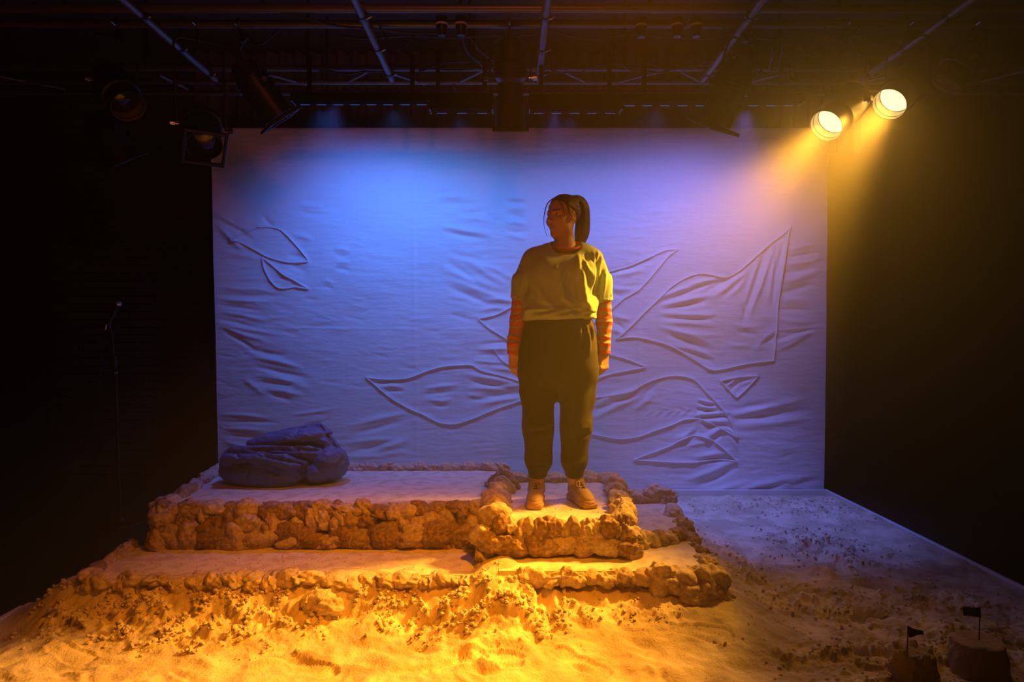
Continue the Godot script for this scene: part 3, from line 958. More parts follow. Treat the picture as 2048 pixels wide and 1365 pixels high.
func steps() -> void:
	for k in 22:
		var b := B.new()
		lump(b, 34, 22, 0.28 + 0.012 * k, 300 + k, 0.6 + 0.03 * k)
		b.smooth_normals()
		lumps.append(b.mesh())
	var r := RandomNumberGenerator.new(); r.seed = 17
	var V := func(a: Array, y: float) -> Vector3: return Vector3(a[0], y, a[1])
	# upper left
	var t := thing("stage_step", "wide upper platform edged with lumpy foam, blue jacket lying on it", "platform")
	part("top_board", B.new().prism(poly(UL), H_UP - 0.02, H_UP).mesh(), M.top, t)
	part("riser", B.new().prism(poly([[-1.85, -3.71], [-0.11, -3.71], [-0.075, -4.65], [-1.95, -4.65]]), 0.0, H_UP - 0.02).mesh(), M.foam, t)
	row(t, V.call(UL[0], H_UP - 0.022) + Vector3(0.05, 0, 0.0), V.call(UL[1], H_UP - 0.022), Vector3(0.05, 0.034, 0.045), Vector3(0.085, 0.05, 0.07), 1.15, r)
	row(t, V.call(UL[0], H_UP - 0.08) + Vector3(0.02, 0, 0.022), V.call(UL[1], H_UP - 0.08) + Vector3(0, 0, 0.022), Vector3(0.03, 0.045, 0.045), Vector3(0.075, 0.085, 0.06), 1.6, r, 0.018)
	row(t, V.call(UL[0], H_LL + 0.062) + Vector3(0.02, 0, 0.03), V.call(UL[1], H_LL + 0.062) + Vector3(0, 0, 0.03), Vector3(0.075, 0.06, 0.05), Vector3(0.16, 0.10, 0.08), 1.35, r, 0.016)
	row(t, V.call(UL[0], H_LL + 0.03) + Vector3(0.06, 0, 0.055), V.call(UL[1], H_LL + 0.03) + Vector3(-0.05, 0, 0.055), Vector3(0.04, 0.03, 0.03), Vector3(0.07, 0.045, 0.045), 3.2, r, 0.015)
	row(t, V.call(UL[3], H_UP + 0.012) + Vector3(0.03, 0, 0), V.call(UL[2], H_UP + 0.012), Vector3(0.045, 0.024, 0.03), Vector3(0.085, 0.042, 0.05), 1.3, r, 0.008)
	row(t, V.call(UL[0], H_UP + 0.0), V.call(UL[3], H_UP + 0.005), Vector3(0.06, 0.03, 0.035), Vector3(0.1, 0.045, 0.05), 1.35, r, 0.01)
	row(t, V.call(UL[0], H_LL + 0.02) + Vector3(-0.02, 0, 0.05), V.call(UL[0], H_UP - 0.03) + Vector3(-0.02, 0, 0.01), Vector3(0.05, 0.06, 0.05), Vector3(0.08, 0.08, 0.08), 1.0, r, 0.02)
	row(t, V.call(UL[0], 0.06) + Vector3(-0.03, 0, -0.02), V.call(UL[0], H_UP - 0.03) + Vector3(-0.03, 0, -0.06), Vector3(0.05, 0.06, 0.05), Vector3(0.08, 0.08, 0.08), 1.2, r, 0.02)
	# upper right, where the figure stands
	t = thing("stage_step", "narrow upper platform edged with lumpy foam, under the standing person's shoes", "platform")
	part("top_board", B.new().prism(poly(UR), H_UP - 0.02, H_UP).mesh(), M.top, t)
	part("riser", B.new().prism(poly([[-0.07, -3.38], [0.54, -3.38], [0.62, -4.28], [-0.04, -4.28]]), 0.0, H_UP - 0.02).mesh(), M.foam, t)
	row(t, V.call(UR[0], H_UP - 0.035) + Vector3(0.02, 0, 0.0), V.call(UR[1], H_UP - 0.035), Vector3(0.032, 0.045, 0.04), Vector3(0.055, 0.07, 0.055), 1.25, r, 0.01)
	row(t, V.call(UR[0], H_LR + 0.06) + Vector3(-0.03, 0, 0.02), V.call(UR[1], H_LR + 0.055) + Vector3(0.03, 0, 0.02), Vector3(0.05, 0.045, 0.04), Vector3(0.10, 0.065, 0.06), 1.25, r)
	row(t, V.call(UR[0], 0.2) + Vector3(-0.06, 0, -0.02), V.call(UR[0], 0.35) + Vector3(-0.06, 0, -0.05), Vector3(0.06, 0.05, 0.05), Vector3(0.07, 0.07, 0.07), 1.0, r)
	row(t, V.call(UR[1], 0.3) + Vector3(0.03, 0, 0.0), V.call(UR[1], H_UP - 0.02) + Vector3(0.0, 0, -0.02), Vector3(0.05, 0.05, 0.05), Vector3(0.075, 0.07, 0.07), 0.9, r)
	row(t, V.call(UR[0], H_UP - 0.01) + Vector3(-0.03, 0, -0.1), V.call(UR[3], H_UP + 0.02) + Vector3(0.0, 0, 0.02), Vector3(0.06, 0.05, 0.06), Vector3(0.09, 0.075, 0.09), 0.95, r, 0.02)
	row(t, V.call(UR[3], H_UP + 0.015) + Vector3(0.06, 0, 0), V.call(UR[2], H_UP + 0.02), Vector3(0.055, 0.032, 0.04), Vector3(0.095, 0.05, 0.055), 1.5, r, 0.006)
	row(t, V.call(UR[1], H_UP) + Vector3(0.0, 0, -0.05), V.call(UR[2], H_UP + 0.01), Vector3(0.055, 0.045, 0.05), Vector3(0.075, 0.065, 0.065), 1.15, r, 0.008)
	# lower left
	t = thing("stage_step", "long low step in amber light below the wide upper platform, sand heaped before it", "platform")
	part("top_board", B.new().prism(poly(LL), H_LL - 0.02, H_LL).mesh(), M.top, t)
	part("riser", B.new().prism(poly([[-1.98, -3.25], [-0.16, -3.25], [-0.16, -3.66], [-2.0, -3.66]]), 0.0, H_LL - 0.02).mesh(), M.foam, t)
	row(t, V.call(LL[0], H_LL - 0.02) + Vector3(0.03, 0, 0.02), V.call(LL[1], H_LL - 0.02) + Vector3(0, 0, 0.02), Vector3(0.03, 0.024, 0.05), Vector3(0.065, 0.04, 0.07), 1.2, r, 0.01)
	row(t, V.call(LL[0], H_LL - 0.055) + Vector3(0.03, 0, 0.035), V.call(LL[1], H_LL - 0.055) + Vector3(0, 0, 0.035), Vector3(0.022, 0.03, 0.03), Vector3(0.05, 0.05, 0.045), 2.3, r, 0.012)
	row(t, V.call(LL[0], H_LL + 0.002), V.call(LL[3], H_LL + 0.008), Vector3(0.045, 0.024, 0.03), Vector3(0.075, 0.036, 0.042), 1.25, r, 0.006)
	row(t, V.call(LL[0], 0.03) + Vector3(-0.02, 0, 0.02), V.call(LL[0], H_LL - 0.03) + Vector3(-0.02, 0, 0), Vector3(0.04, 0.05, 0.05), Vector3(0.06, 0.06, 0.06), 0.9, r)
	for q in [[640, 1205, 0.07], [705, 1195, 0.06], [725, 1180, 0.05], [560, 1190, 0.045], [870, 1180, 0.05], [920, 1168, 0.05], [660, 1215, 0.05], [1150, 1165, 0.05], [1180, 1150, 0.05], [1135, 1160, 0.045]]:
		var p := on(q[0], q[1], 0.13)
		foam(t, p, Vector3(q[2] * 1.2, q[2] * 0.75, q[2] * 0.8), r)
	# lower right
	t = thing("stage_step", "low step with rough foam corner wrapping the platform where the person stands", "platform")
	part("top_board", B.new().prism(poly(LR), H_LR - 0.02, H_LR).mesh(), M.top, t)
	part("riser", B.new().prism(poly([[-0.04, -3.16], [0.88, -3.16], [1.0, -4.48], [0.68, -4.48], [0.60, -3.34], [-0.04, -3.34]]), 0.0, H_LR - 0.02).mesh(), M.foam, t)
	row(t, V.call(LR[0], H_LR - 0.03) + Vector3(0.12, 0, 0.0), V.call(LR[1], H_LR - 0.03) + Vector3(-0.2, 0, 0), Vector3(0.035, 0.025, 0.03), Vector3(0.065, 0.045, 0.045), 1.2, r, 0.01)
	row(t, V.call(LR[1], H_LR - 0.06) + Vector3(-0.2, 0, 0.0), V.call(LR[1], H_LR - 0.06) + Vector3(0.03, 0, -0.02), Vector3(0.07, 0.06, 0.06), Vector3(0.1, 0.085, 0.08), 0.85, r, 0.015)
	row(t, V.call(LR[1], H_LR - 0.12) + Vector3(-0.08, 0, 0.01), V.call(LR[1], H_LR - 0.14) + Vector3(0.06, 0, -0.02), Vector3(0.06, 0.06, 0.06), Vector3(0.09, 0.085, 0.08), 0.85, r, 0.015)
	row(t, V.call(LR[1], H_LR - 0.03) + Vector3(0.02, 0, -0.12), V.call(LR[2], H_LR - 0.02), Vector3(0.05, 0.035, 0.04), Vector3(0.085, 0.05, 0.06), 1.5, r, 0.02)
	row(t, Vector3(0.66, H_LR + 0.01, -3.5), Vector3(0.9, H_LR + 0.005, -3.62), Vector3(0.05, 0.04, 0.045), Vector3(0.075, 0.055, 0.06), 1.0, r, 0.015)
	row(t, V.call(LR[3], H_LR + 0.03) + Vector3(0.0, 0, 0.06), V.call(LR[2], H_LR + 0.03) + Vector3(0.02, 0, 0.05), Vector3(0.06, 0.05, 0.05), Vector3(0.09, 0.07, 0.07), 0.95, r, 0.012)

# ---------------------------------------------------------------- the person
const PX := 1120.0
const PY := 1005.0
const PS := 363.0

func lx(px: float, py: float, z := 0.0) -> Vector3:   # a point of the figure, from where it shows
	return Vector3((px - PX) / PS, (PY - py) / PS, z)

func tint(c: Color) -> StandardMaterial3D:
	var m := mat(c, 0.8)
	m.vertex_color_use_as_albedo = true
	return m

# raises folds on the side that faces +z: [width (m), height (m), points...] in metres across and up
func crease(b: B, folds: Array) -> void:
	b.smooth_normals()
	var boxes := []
	for f: Array in folds:
		var lo: Vector2 = f[2]; var hi: Vector2 = f[2]
		for k in range(2, f.size()): lo = lo.min(f[k]); hi = hi.max(f[k])
		boxes.append(Rect2(lo, hi - lo).grow(f[0] * 2.2))
	for i in b.v.size():
		var nz := b.n[i].z
		if nz < 0.05: continue
		var p := Vector2(b.v[i].x, b.v[i].y)
		var s := 0.0
		for q in folds.size():
			if not boxes[q].has_point(p): continue
			var f: Array = folds[q]
			var best := 1e9; var along := 0.0; var n: int = f.size() - 3
			for k in n:
				var a: Vector2 = f[k + 2]; var ab: Vector2 = f[k + 3] - a
				var t := clampf((p - a).dot(ab) / ab.length_squared(), 0.0, 1.0)
				var e := (p - a - ab * t).length_squared()
				if e < best: best = e; along = (k + t) / n
			s += 1.5 * f[1] * exp(-best / (f[0] * f[0])) * pow(sin(PI * clampf(along, 0.02, 0.98)), 0.7)
		b.v[i] += b.n[i] * s * smoothstep(0.05, 0.4, nz)
	b.smooth_normals()

func z5(x: float, y: float) -> Vector2:   # from a closer look at the shirt
	return Vector2((980.0 + x / 4.875 - PX) / PS, (PY - 480.0 - y / 4.875) / PS)

func hand(wrist: Vector3, dir: Vector3, back: Vector3, across: Vector3, curl: float) -> Array:
	var bs := Basis(across, -dir, back).orthonormalized()
	var L := []
	L.append(cap(wrist - dir * 0.09, wrist, 0.029, 0.025, 0.02))
	L.append(rbox(wrist + dir * 0.05, Vector3(0.037, 0.045, 0.0145), 0.013, 0.018, 0, bs))
	L.append(ell(wrist + dir * 0.03 + across * 0.02 - back * 0.008, Vector3(0.02, 0.03, 0.016), 0.012, 0, bs))
	var offs := [-0.0285, -0.0095, 0.0095, 0.0275]
	var lens := [0.058, 0.073, 0.079, 0.071]
	for k in 4:
		var p: Vector3 = wrist + dir * (0.086 - 0.004 * absf(k - 1.6)) + across * offs[k]
		L.append(ell(p + back * 0.004, Vector3(0.0105, 0.012, 0.0115), 0.008, 0, bs))
		var an: float = curl * (0.30 + 0.06 * (3 - k))
		var axis := across
		for s in 3:
			var dd: Vector3 = dir * cos(an) - back * sin(an) + across * offs[k] * 1.6
			var q: Vector3 = p + dd.normalized() * lens[k] * [0.46, 0.30, 0.24][s]
			L.append(cap(p, q, [0.0092, 0.0086, 0.0079][s], [0.0086, 0.0079, 0.0066][s], 0.0028))
			p = q
			an += curl * [0.55, 0.42, 0.2][s]
	var t0 := wrist + dir * 0.022 + across * 0.028 - back * 0.006
	var t1 := t0 + dir * 0.036 + across * 0.02 - back * 0.010
	var t2 := t1 + dir * 0.031 + across * 0.004 - back * 0.006
	var t3 := t2 + dir * 0.024 - across * 0.003 - back * 0.004
	L.append(cap(t0, t1, 0.0155, 0.0115, 0.012))
	L.append(cap(t1, t2, 0.0112, 0.0098, 0.003))
	L.append(cap(t2, t3, 0.0096, 0.0074, 0.003))
	return L

func person() -> void:
	var root := thing("person", "person in a sage t-shirt over red striped sleeves, standing with head turned aside", "person", Vector3(0.2645, H_UP, -3.76))
	var skin := tint(Color.WHITE)
	skin.roughness = 0.55
	skin.subsurf_scatter_enabled = true
	skin.subsurf_scatter_strength = 0.06
	# ---- head, in its own axes: z ahead, x to the figure's left, y up from the eyes
	var yaw := deg_to_rad(-47.0)
	var head := Transform3D(Basis(Vector3.UP, yaw) * Basis(Vector3.RIGHT, 0.03), Vector3(0.012, 1.580, -0.005))
	var L := []
	L.append(ell(Vector3(0, 0.026, -0.016), Vector3(0.0735, 0.084, 0.092), 0.02))
	L.append(ell(Vector3(0, -0.036, 0.026), Vector3(0.0585, 0.078, 0.060), 0.03))
	L.append(cap(Vector3(-0.042, -0.082, 0.008), Vector3(0, -0.105, 0.058), 0.018, 0.017, 0.03))
	L.append(cap(Vector3(0.042, -0.082, 0.008), Vector3(0, -0.105, 0.058), 0.018, 0.017, 0.03))
	for s: float in [-1.0, 1.0]:
		L.append(ell(Vector3(s * 0.036, -0.034, 0.055), Vector3(0.022, 0.022, 0.022), 0.025))
		L.append(cap(Vector3(s * 0.044, 0.016, 0.060), Vector3(s * 0.012, 0.014, 0.077), 0.009, 0.009, 0.016))
		L.append(ell(Vector3(s * 0.031, 0.000, 0.083), Vector3(0.0165, 0.0095, 0.0125), 0.008, 1))
		L.append(ell(Vector3(s * 0.031, -0.001, 0.0665), Vector3(0.0122, 0.0122, 0.0122), 0.002))
		L.append(cap(Vector3(s * 0.043, 0.004, 0.0705), Vector3(s * 0.020, 0.007, 0.0785), 0.0032, 0.0034, 0.004))
		L.append(ell(Vector3(s * 0.0115, -0.041, 0.091), Vector3(0.0080, 0.0075, 0.0105), 0.007))
		# ears
		L.append(ell(Vector3(s * 0.0745, -0.012, -0.010), Vector3(0.009, 0.031, 0.0185), 0.008, 0, Basis(Vector3.UP, s * 0.35) * Basis(Vector3.RIGHT, -0.2)))
		L.append(ell(Vector3(s * 0.0835, -0.006, -0.004), Vector3(0.0055, 0.017, 0.009), 0.005, 1, Basis(Vector3.UP, s * 0.35)))
	L.append(cap(Vector3(0, 0.006, 0.080), Vector3(0, -0.034, 0.1085), 0.0080, 0.0105, 0.010))
	for s: float in [-1.0, 1.0]:
		L.append(cap(Vector3(s * 0.0205, -0.0735, 0.0735), Vector3(0, -0.0695, 0.0865), 0.0042, 0.0062, 0.007))
		L.append(cap(Vector3(s * 0.0175, -0.0785, 0.074), Vector3(0, -0.0815, 0.0845), 0.0045, 0.0072, 0.007))
		L.append(cap(Vector3(s * 0.022, -0.0755, 0.079), Vector3(0, -0.0752, 0.093), 0.0014, 0.0016, 0.003, 1))
	# neck, leaning a little to where the head sits over the shoulders
	var inv := head.affine_inverse()
	L.append(cap(inv * Vector3(0.022, 1.52, -0.028), inv * Vector3(0.030, 1.37, -0.030), 0.050, 0.060, 0.035))
	L.append(cap(inv * Vector3(0.03, 1.385, -0.03), inv * Vector3(0.03, 1.30, -0.02), 0.066, 0.09, 0.03))
	var body := B.new()
	net(L, 0.0032, Vector3(-0.13, -0.27, -0.15), Vector3(0.13, 0.125, 0.125), body)
	var skin_c := Color(0.52, 0.30, 0.215)
	for k in body.v.size():
		var p := body.v[k]
		var c := skin_c
		var ax := absf(p.x)
		var eye := Vector3(ax - 0.031, p.y + 0.001, p.z - 0.0665)
		if eye.length() < 0.0130 and absf(p.y) < 0.0078 and p.z > 0.066:
			c = Color(0.62, 0.58, 0.54)
			if Vector2(ax - 0.0325, p.y).length() < 0.0058: c = Color(0.035, 0.022, 0.016)
		elif ax < 0.0205 and p.y < -0.0665 + 0.1 * ax * ax / 0.02 and p.y > -0.0870 + ax * 0.25 and p.z > 0.074:
			c = Color(0.42, 0.17, 0.13)
		elif ax > 0.010 and ax < 0.050 and p.y > 0.017 and p.y < 0.026 - 0.05 * absf(ax - 0.032) and p.z > 0.045:
			c = Color(0.075, 0.045, 0.032)
		body.c[k] = c
		body.v[k] = head * p
	# ---- hands
	body.col = skin_c
	var wl := lx(1027.5, 706, 0.02); var wr := lx(1206.5, 706, 0.02)
	for a in [[wl, Vector3(0.10, -0.99, 0.04), Vector3(-0.62, 0, 0.78), Vector3(0.78, 0, 0.62), 0.95], [wr, Vector3(-0.10, -0.99, 0.04), Vector3(0.66, 0, 0.75), Vector3(-0.75, 0, 0.66), 1.15]]:
		var dir: Vector3 = a[1].normalized()
		var w: Vector3 = a[0]
		net(hand(w, dir, a[2].normalized(), a[3].normalized(), a[4]), 0.003, w - Vector3(0.09, 0.19, 0.10), w + Vector3(0.09, 0.085, 0.09), body)
	# ---- what the clothes cover: trunk, arms and legs
	var T := []
	T.append(rbox(Vector3(0, 1.19, -0.015), Vector3(0.15, 0.17, 0.085), 0.08, 0.06))
	T.append(cap(Vector3(-0.13, 1.34, -0.02), Vector3(0.14, 1.34, -0.02), 0.042, 0.042, 0.05))
	T.append(rbox(Vector3(-0.008, 0.92, -0.01), Vector3(0.165, 0.13, 0.10), 0.09, 0.08))
	T.append(cap(lx(1059, 535), lx(1040, 622, -0.01), 0.044, 0.038, 0.04)); T.append(cap(lx(1040, 622, -0.01), wl, 0.037, 0.026, 0.02))
	T.append(cap(lx(1190, 535), lx(1207, 622, -0.01), 0.044, 0.038, 0.04)); T.append(cap(lx(1207, 622, -0.01), wr, 0.037, 0.026, 0.02))
	T.append(cap(Vector3(-0.10, 0.84, 0), Vector3(-0.118, 0.45, 0.01), 0.085, 0.058, 0.05)); T.append(cap(Vector3(-0.118, 0.45, 0.01), Vector3(-0.125, 0.07, -0.035), 0.056, 0.036, 0.02))
	T.append(cap(Vector3(0.085, 0.84, 0), Vector3(0.083, 0.45, 0.01), 0.085, 0.058, 0.05)); T.append(cap(Vector3(0.083, 0.45, 0.01), Vector3(0.084, 0.07, -0.045), 0.056, 0.036, 0.02))
	net(T, 0.013, Vector3(-0.36, 0.02, -0.20), Vector3(0.36, 1.42, 0.18), body)
	body.smooth_normals()
	part("body", body.mesh(true), skin, root)
	# ---- hair
	var hair_m := bumpy(mat(Color(0.27, 0.165, 0.12), 0.45), noise_tex(0.05, 71, 256, 3), 0.25, 6.0)
	hair_m.uv1_world_triplanar = false
	hair_m.uv1_scale = Vector3(26, 3, 26)
	L = [ell(Vector3(0, 0.030, -0.022), Vector3(0.0800, 0.0905, 0.0985), 0.01), half(Vector3(0, 0.082, 0.064), Vector3(0, -0.78, 0.62), 0.006)]
	L.append(cap(Vector3(0, 0.088, -0.072), Vector3(0, 0.094, -0.100), 0.026, 0.030, 0.025))
	L.append(cap(Vector3(-0.066, 0.055, 0.025), Vector3(-0.0715, 0.005, 0.018), 0.010, 0.004, 0.012)); L.append(cap(Vector3(0.066, 0.055, 0.025), Vector3(0.0715, -0.002, 0.018), 0.010, 0.004, 0.012))
	L.append(ell(Vector3(0, 0.02, -0.012), Vector3(0.0715, 0.080, 0.0905), 0.004, 1))
	var hb := net(L, 0.004, Vector3(-0.11, -0.12, -0.16), Vector3(0.11, 0.15, 0.12), B.new())
	for k in hb.v.size():
		var p := hb.v[k]
		# combed grooves running back to the tie
		var away := p - Vector3(0, 0.092, -0.09)
		hb.v[k] = p * (1.0 + 0.012 * sin(atan2(away.x, away.y - away.z * 0.3) * 46.0))
	hb.smooth_normals()
	var hair := part("hair", hb.mesh(), hair_m, root, head)
	# ponytail
	var cv := Curve3D.new()
	for q in [[0, 0.090, -0.090], [0.002, 0.104, -0.122], [0.002, 0.075, -0.160], [0.0, 0.0, -0.172], [-0.004, -0.08, -0.166], [-0.008, -0.165, -0.140]]: cv.add_point(Vector3(q[0], q[1], q[2]), Vector3(0, 0.02, 0), Vector3(0, -0.02, 0))
	cv.set_point_in(0, Vector3.ZERO); cv.set_point_out(0, Vector3(0, 0.01, -0.01)); cv.set_point_in(1, Vector3(0, 0, 0.015)); cv.set_point_out(1, Vector3(0, 0, -0.015))
	var tail := B.new()
	var rings := 46; var sides := 56
	for j in rings:
		var t := j / (rings - 1.0)
		var p := cv.sample_baked(t * cv.get_baked_length(), true)
		var p2 := cv.sample_baked(minf(t + 0.01, 1.0) * cv.get_baked_length(), true); var p1 := cv.sample_baked(maxf(t - 0.01, 0.0) * cv.get_baked_length(), true)
		var d := (p2 - p1).normalized()
		var ax := Vector3.RIGHT; var ay := d.cross(ax).normalized()
		var rad := 0.020 + 0.024 * smoothstep(0.05, 0.35, t) - 0.022 * smoothstep(0.72, 1.0, t)
		for s in sides:
			var an := TAU * s / sides
			var g := 1.0 + 0.035 * sin(an * 17.0 + t * 3.0) + 0.03 * sin(an * 9.0 - t * 4.0)
			tail.v.append(p + (ax * cos(an) * 0.85 + ay * sin(an) * 1.05) * rad * g); tail.n.append(Vector3.ZERO); tail.c.append(Color.WHITE)
	for j in rings - 1:
		for s in sides:
			var a := j * sides + s; var b := j * sides + (s + 1) % sides
			tail.i.append_array([a, b, a + sides, b, b + sides, a + sides])
	tail.smooth_normals()
	# keep the faces outward
	if tail.n[20 * sides].dot(tail.v[20 * sides] - cv.sample_baked(20.0 / 45.0 * cv.get_baked_length())) < 0.0:
		for k in range(0, tail.i.size(), 3):
			var q := tail.i[k + 1]; tail.i[k + 1] = tail.i[k + 2]; tail.i[k + 2] = q
		tail.smooth_normals()
	part("ponytail", tail.mesh(), hair_m, hair)
	for a in [[[-0.030, 0.094, 0.042], [-0.056, 0.066, 0.060], [-0.064, 0.0, 0.078], [-0.062, -0.06, 0.080], [-0.048, -0.115, 0.072]], [[-0.02, 0.098, 0.040], [-0.052, 0.066, 0.060], [-0.061, 0.01, 0.074], [-0.060, -0.04, 0.074]], [[0.012, 0.100, 0.050], [0.036, 0.080, 0.068], [0.052, 0.045, 0.062], [0.058, 0.005, 0.052]], [[0.02, 0.100, 0.044], [0.044, 0.076, 0.062], [0.058, 0.04, 0.052], [0.062, -0.02, 0.046]]]:
		var c3 := Curve3D.new()
		for k in a.size():
			var p := Vector3(a[k][0], a[k][1], a[k][2])
			var q0 := Vector3(a[maxi(k - 1, 0)][0], a[maxi(k - 1, 0)][1], a[maxi(k - 1, 0)][2]); var q1 := Vector3(a[mini(k + 1, a.size() - 1)][0], a[mini(k + 1, a.size() - 1)][1], a[mini(k + 1, a.size() - 1)][2])
			c3.add_point(p, (q0 - q1) * 0.17, (q1 - q0) * 0.17)
		var path := []; var rr := []
		for k in 16:
			path.append(c3.sample_baked(k / 15.0 * c3.get_baked_length(), true)); rr.append(lerpf(0.0026, 0.0008, k / 15.0))
		part("strand", B.new().tube(path, rr, 7).mesh(), hair_m, hair)
	part("hair_tie", B.new().tube([Vector3(0, 0.092, -0.094), Vector3(0, 0.0985, -0.106)], 0.0275, 18).mesh(), mat(Color(0.06, 0.045, 0.05), 0.8), hair)
	# ---- t-shirt
	var S := []
	S.append(rbox(Vector3(0.0, 1.205, -0.008), Vector3(0.176, 0.165, 0.118), 0.10, 0.05))
	S.append(ell(Vector3(-0.075, 1.22, 0.07), Vector3(0.09, 0.10, 0.06), 0.07)); S.append(ell(Vector3(0.075, 1.22, 0.07), Vector3(0.09, 0.10, 0.06), 0.07))
	S.append(cap(Vector3(-0.115, 1.342, -0.015), Vector3(0.14, 1.347, -0.015), 0.052, 0.052, 0.07))
	S.append(cap(Vector3(-0.05, 1.38, -0.025), Vector3(0.11, 1.385, -0.025), 0.048, 0.048, 0.07))
	S.append(cap(lx(1066, 520, -0.012), lx(1049, 565, -0.008), 0.060, 0.066, 0.05)); S.append(cone(lx(1050, 556, -0.008), lx(1041.5, 601, -0.005), 0.064, 0.060, 0.03))
	S.append(cap(lx(1186, 520, -0.012), lx(1200, 565, -0.008), 0.060, 0.065, 0.05)); S.append(cone(lx(1199, 556, -0.008), lx(1206, 605, -0.005), 0.062, 0.058, 0.03))
	S.append(rbox(Vector3(-0.003, 1.07, 0.0), Vector3(0.198, 0.085, 0.135), 0.075, 0.06))
	# the blouse of the hem over the waistband
	S.append(cap(lx(1057, 636, 0.07), lx(1112, 634, 0.125), 0.030, 0.034, 0.03)); S.append(cap(lx(1112, 634, 0.125), lx(1182, 644, 0.075), 0.034, 0.032, 0.03))
	S.append(cap(lx(1056, 640, 0.04), lx(1058, 640, -0.10), 0.032, 0.030, 0.03)); S.append(cap(lx(1183, 646, 0.05), lx(1182, 640, -0.10), 0.032, 0.030, 0.03))
	S.append(ell(lx(1176, 650, 0.09), Vector3(0.045, 0.016, 0.03), 0.01, 0, Basis(Vector3.BACK, -0.15)))
	S.append(half(lx(1112, 641, 0), Vector3(0.05, -1, 0.0), 0.03))
	S.append(cap(Vector3(0.031, 1.405, 0.012), Vector3(0.031, 1.52, -0.03), 0.078, 0.085, 0.012, 1))
	S.append(cone(lx(1043, 590, -0.005), lx(1041, 606, -0.005), 0.050, 0.052, 0.004, 1)); S.append(cone(lx(1205, 592, -0.005), lx(1206, 610, -0.005), 0.048, 0.050, 0.004, 1))
	var sb := net(S, 0.0072, Vector3(-0.34, 0.95, -0.22), Vector3(0.36, 1.46, 0.24), B.new())
	var fold := [
		[0.011, 0.012, z5(850, 150), z5(838, 300), z5(818, 430)], [0.010, 0.011, z5(885, 200), z5(915, 290), z5(960, 380)], [0.018, 0.016, z5(870, 250), z5(878, 450), z5(905, 620), z5(985, 705)],
		[0.016, -0.012, z5(820, 300), z5(835, 480), z5(850, 640)], [0.013, 0.016, z5(715, 300), z5(682, 440), z5(700, 580), z5(800, 662)], [0.018, -0.014, z5(745, 330), z5(725, 470), z5(760, 600)],
		[0.010, 0.012, z5(1000, 110), z5(992, 300), z5(965, 520)], [0.010, -0.012, z5(1020, 160), z5(1010, 380), z5(985, 600)], [0.010, 0.012, z5(1040, 110), z5(1018, 240)], [0.010, 0.012, z5(1080, 140), z5(1045, 280), z5(1035, 390)], [0.010, -0.010, z5(1060, 160), z5(1030, 320)],
		[0.014, 0.010, z5(940, 180), z5(965, 280), z5(960, 470)], [0.010, -0.010, z5(920, 140), z5(940, 240)], [0.012, 0.008, z5(640, 280), z5(620, 360)], [0.010, 0.007, z5(580, 620), z5(605, 700)],
		[0.012, 0.012, z5(350, 700), z5(430, 690), z5(620, 690)], [0.009, -0.012, z5(360, 720), z5(500, 715), z5(700, 705)], [0.011, 0.013, z5(480, 730), z5(640, 715), z5(840, 682)], [0.009, -0.012, z5(600, 735), z5(760, 712), z5(880, 712)], [0.012, 0.013, z5(740, 715), z5(820, 745)], [0.012, 0.013, z5(870, 720), z5(1000, 700)], [0.009, -0.014, z5(880, 735), z5(960, 728), z5(1030, 720)], [0.011, 0.014, z5(880, 765), z5(960, 742), z5(1030, 765)],
		[0.012, 0.011, z5(345, 745), z5(370, 700), z5(420, 660)], [0.012, -0.009, z5(390, 560), z5(420, 640)], [0.014, 0.008, z5(330, 260), z5(320, 420), z5(300, 560)], [0.012, -0.008, z5(350, 400), z5(345, 560)], [0.012, 0.009, z5(1120, 260), z5(1100, 420), z5(1075, 590)], [0.010, -0.010, z5(1075, 330), z5(1050, 560)], [0.016, 0.009, z5(440, 420), z5(520, 600), z5(600, 660)],
		[0.006, 0.004, z5(235, 575), z5(300, 592)], [0.005, 0.003, z5(1060, 590), z5(1190, 596)]]
	crease(sb, fold)
	var shirt_m := bumpy(mat(Color(0.615, 0.715, 0.575), 0.9), noise_tex(0.2, 81, 256, 2), 0.03, 20.0)
	shirt_m.rim_enabled = true; shirt_m.rim = 0.3
	var shirt := part("t_shirt", sb.mesh(), shirt_m, root)
	# ---- long sleeved undershirt: its red collar and its striped sleeves
	var under_m := tint(Color.WHITE)
	var ring := []
	for k in 41:
		var an := TAU * k / 40.0
		var e := Vector3(cos(an), 0, sin(an))
		ring.append(Vector3(0.0305 + 0.0875 * e.x, 1.412 - 0.030 * e.z + 0.007 * absf(e.x), -0.012 + 0.076 * e.z))
	var cb := B.new(); cb.col = Color(0.42, 0.055, 0.035)
	cb.tube(ring, 0.0095, 10, false)
	part("collar", cb.mesh(true), under_m, root)
	for s in 2:
		var e0 := lx(1041.5, 592, -0.008) if s == 0 else lx(1205.5, 594, -0.008)
		var e1 := lx(1036, 640, -0.004) if s == 0 else lx(1208.5, 645, -0.004)
		var e2 := (wl if s == 0 else wr) + Vector3(0, -0.006, 0)
		var K := [cap(e0, e1, 0.047, 0.043, 0.02), cap(e1, e2 + Vector3(0, 0.05, 0), 0.042, 0.037, 0.02), cone(e2 + Vector3(0, 0.06, 0), e2, 0.0365, 0.035, 0.01), cone(e2 + Vector3(0, 0.016, 0), e2, 0.0362, 0.0365, 0.003), cone(e2 + Vector3(0, 0.012, 0), e2 - Vector3(0, 0.01, 0), 0.029, 0.030, 0.002, 1)]
		var kb := net(K, 0.005, e2 - Vector3(0.08, 0.02, 0.08), Vector3(maxf(e0.x, e2.x), e0.y, 0.0) + Vector3(0.07, 0.06, 0.08), B.new())
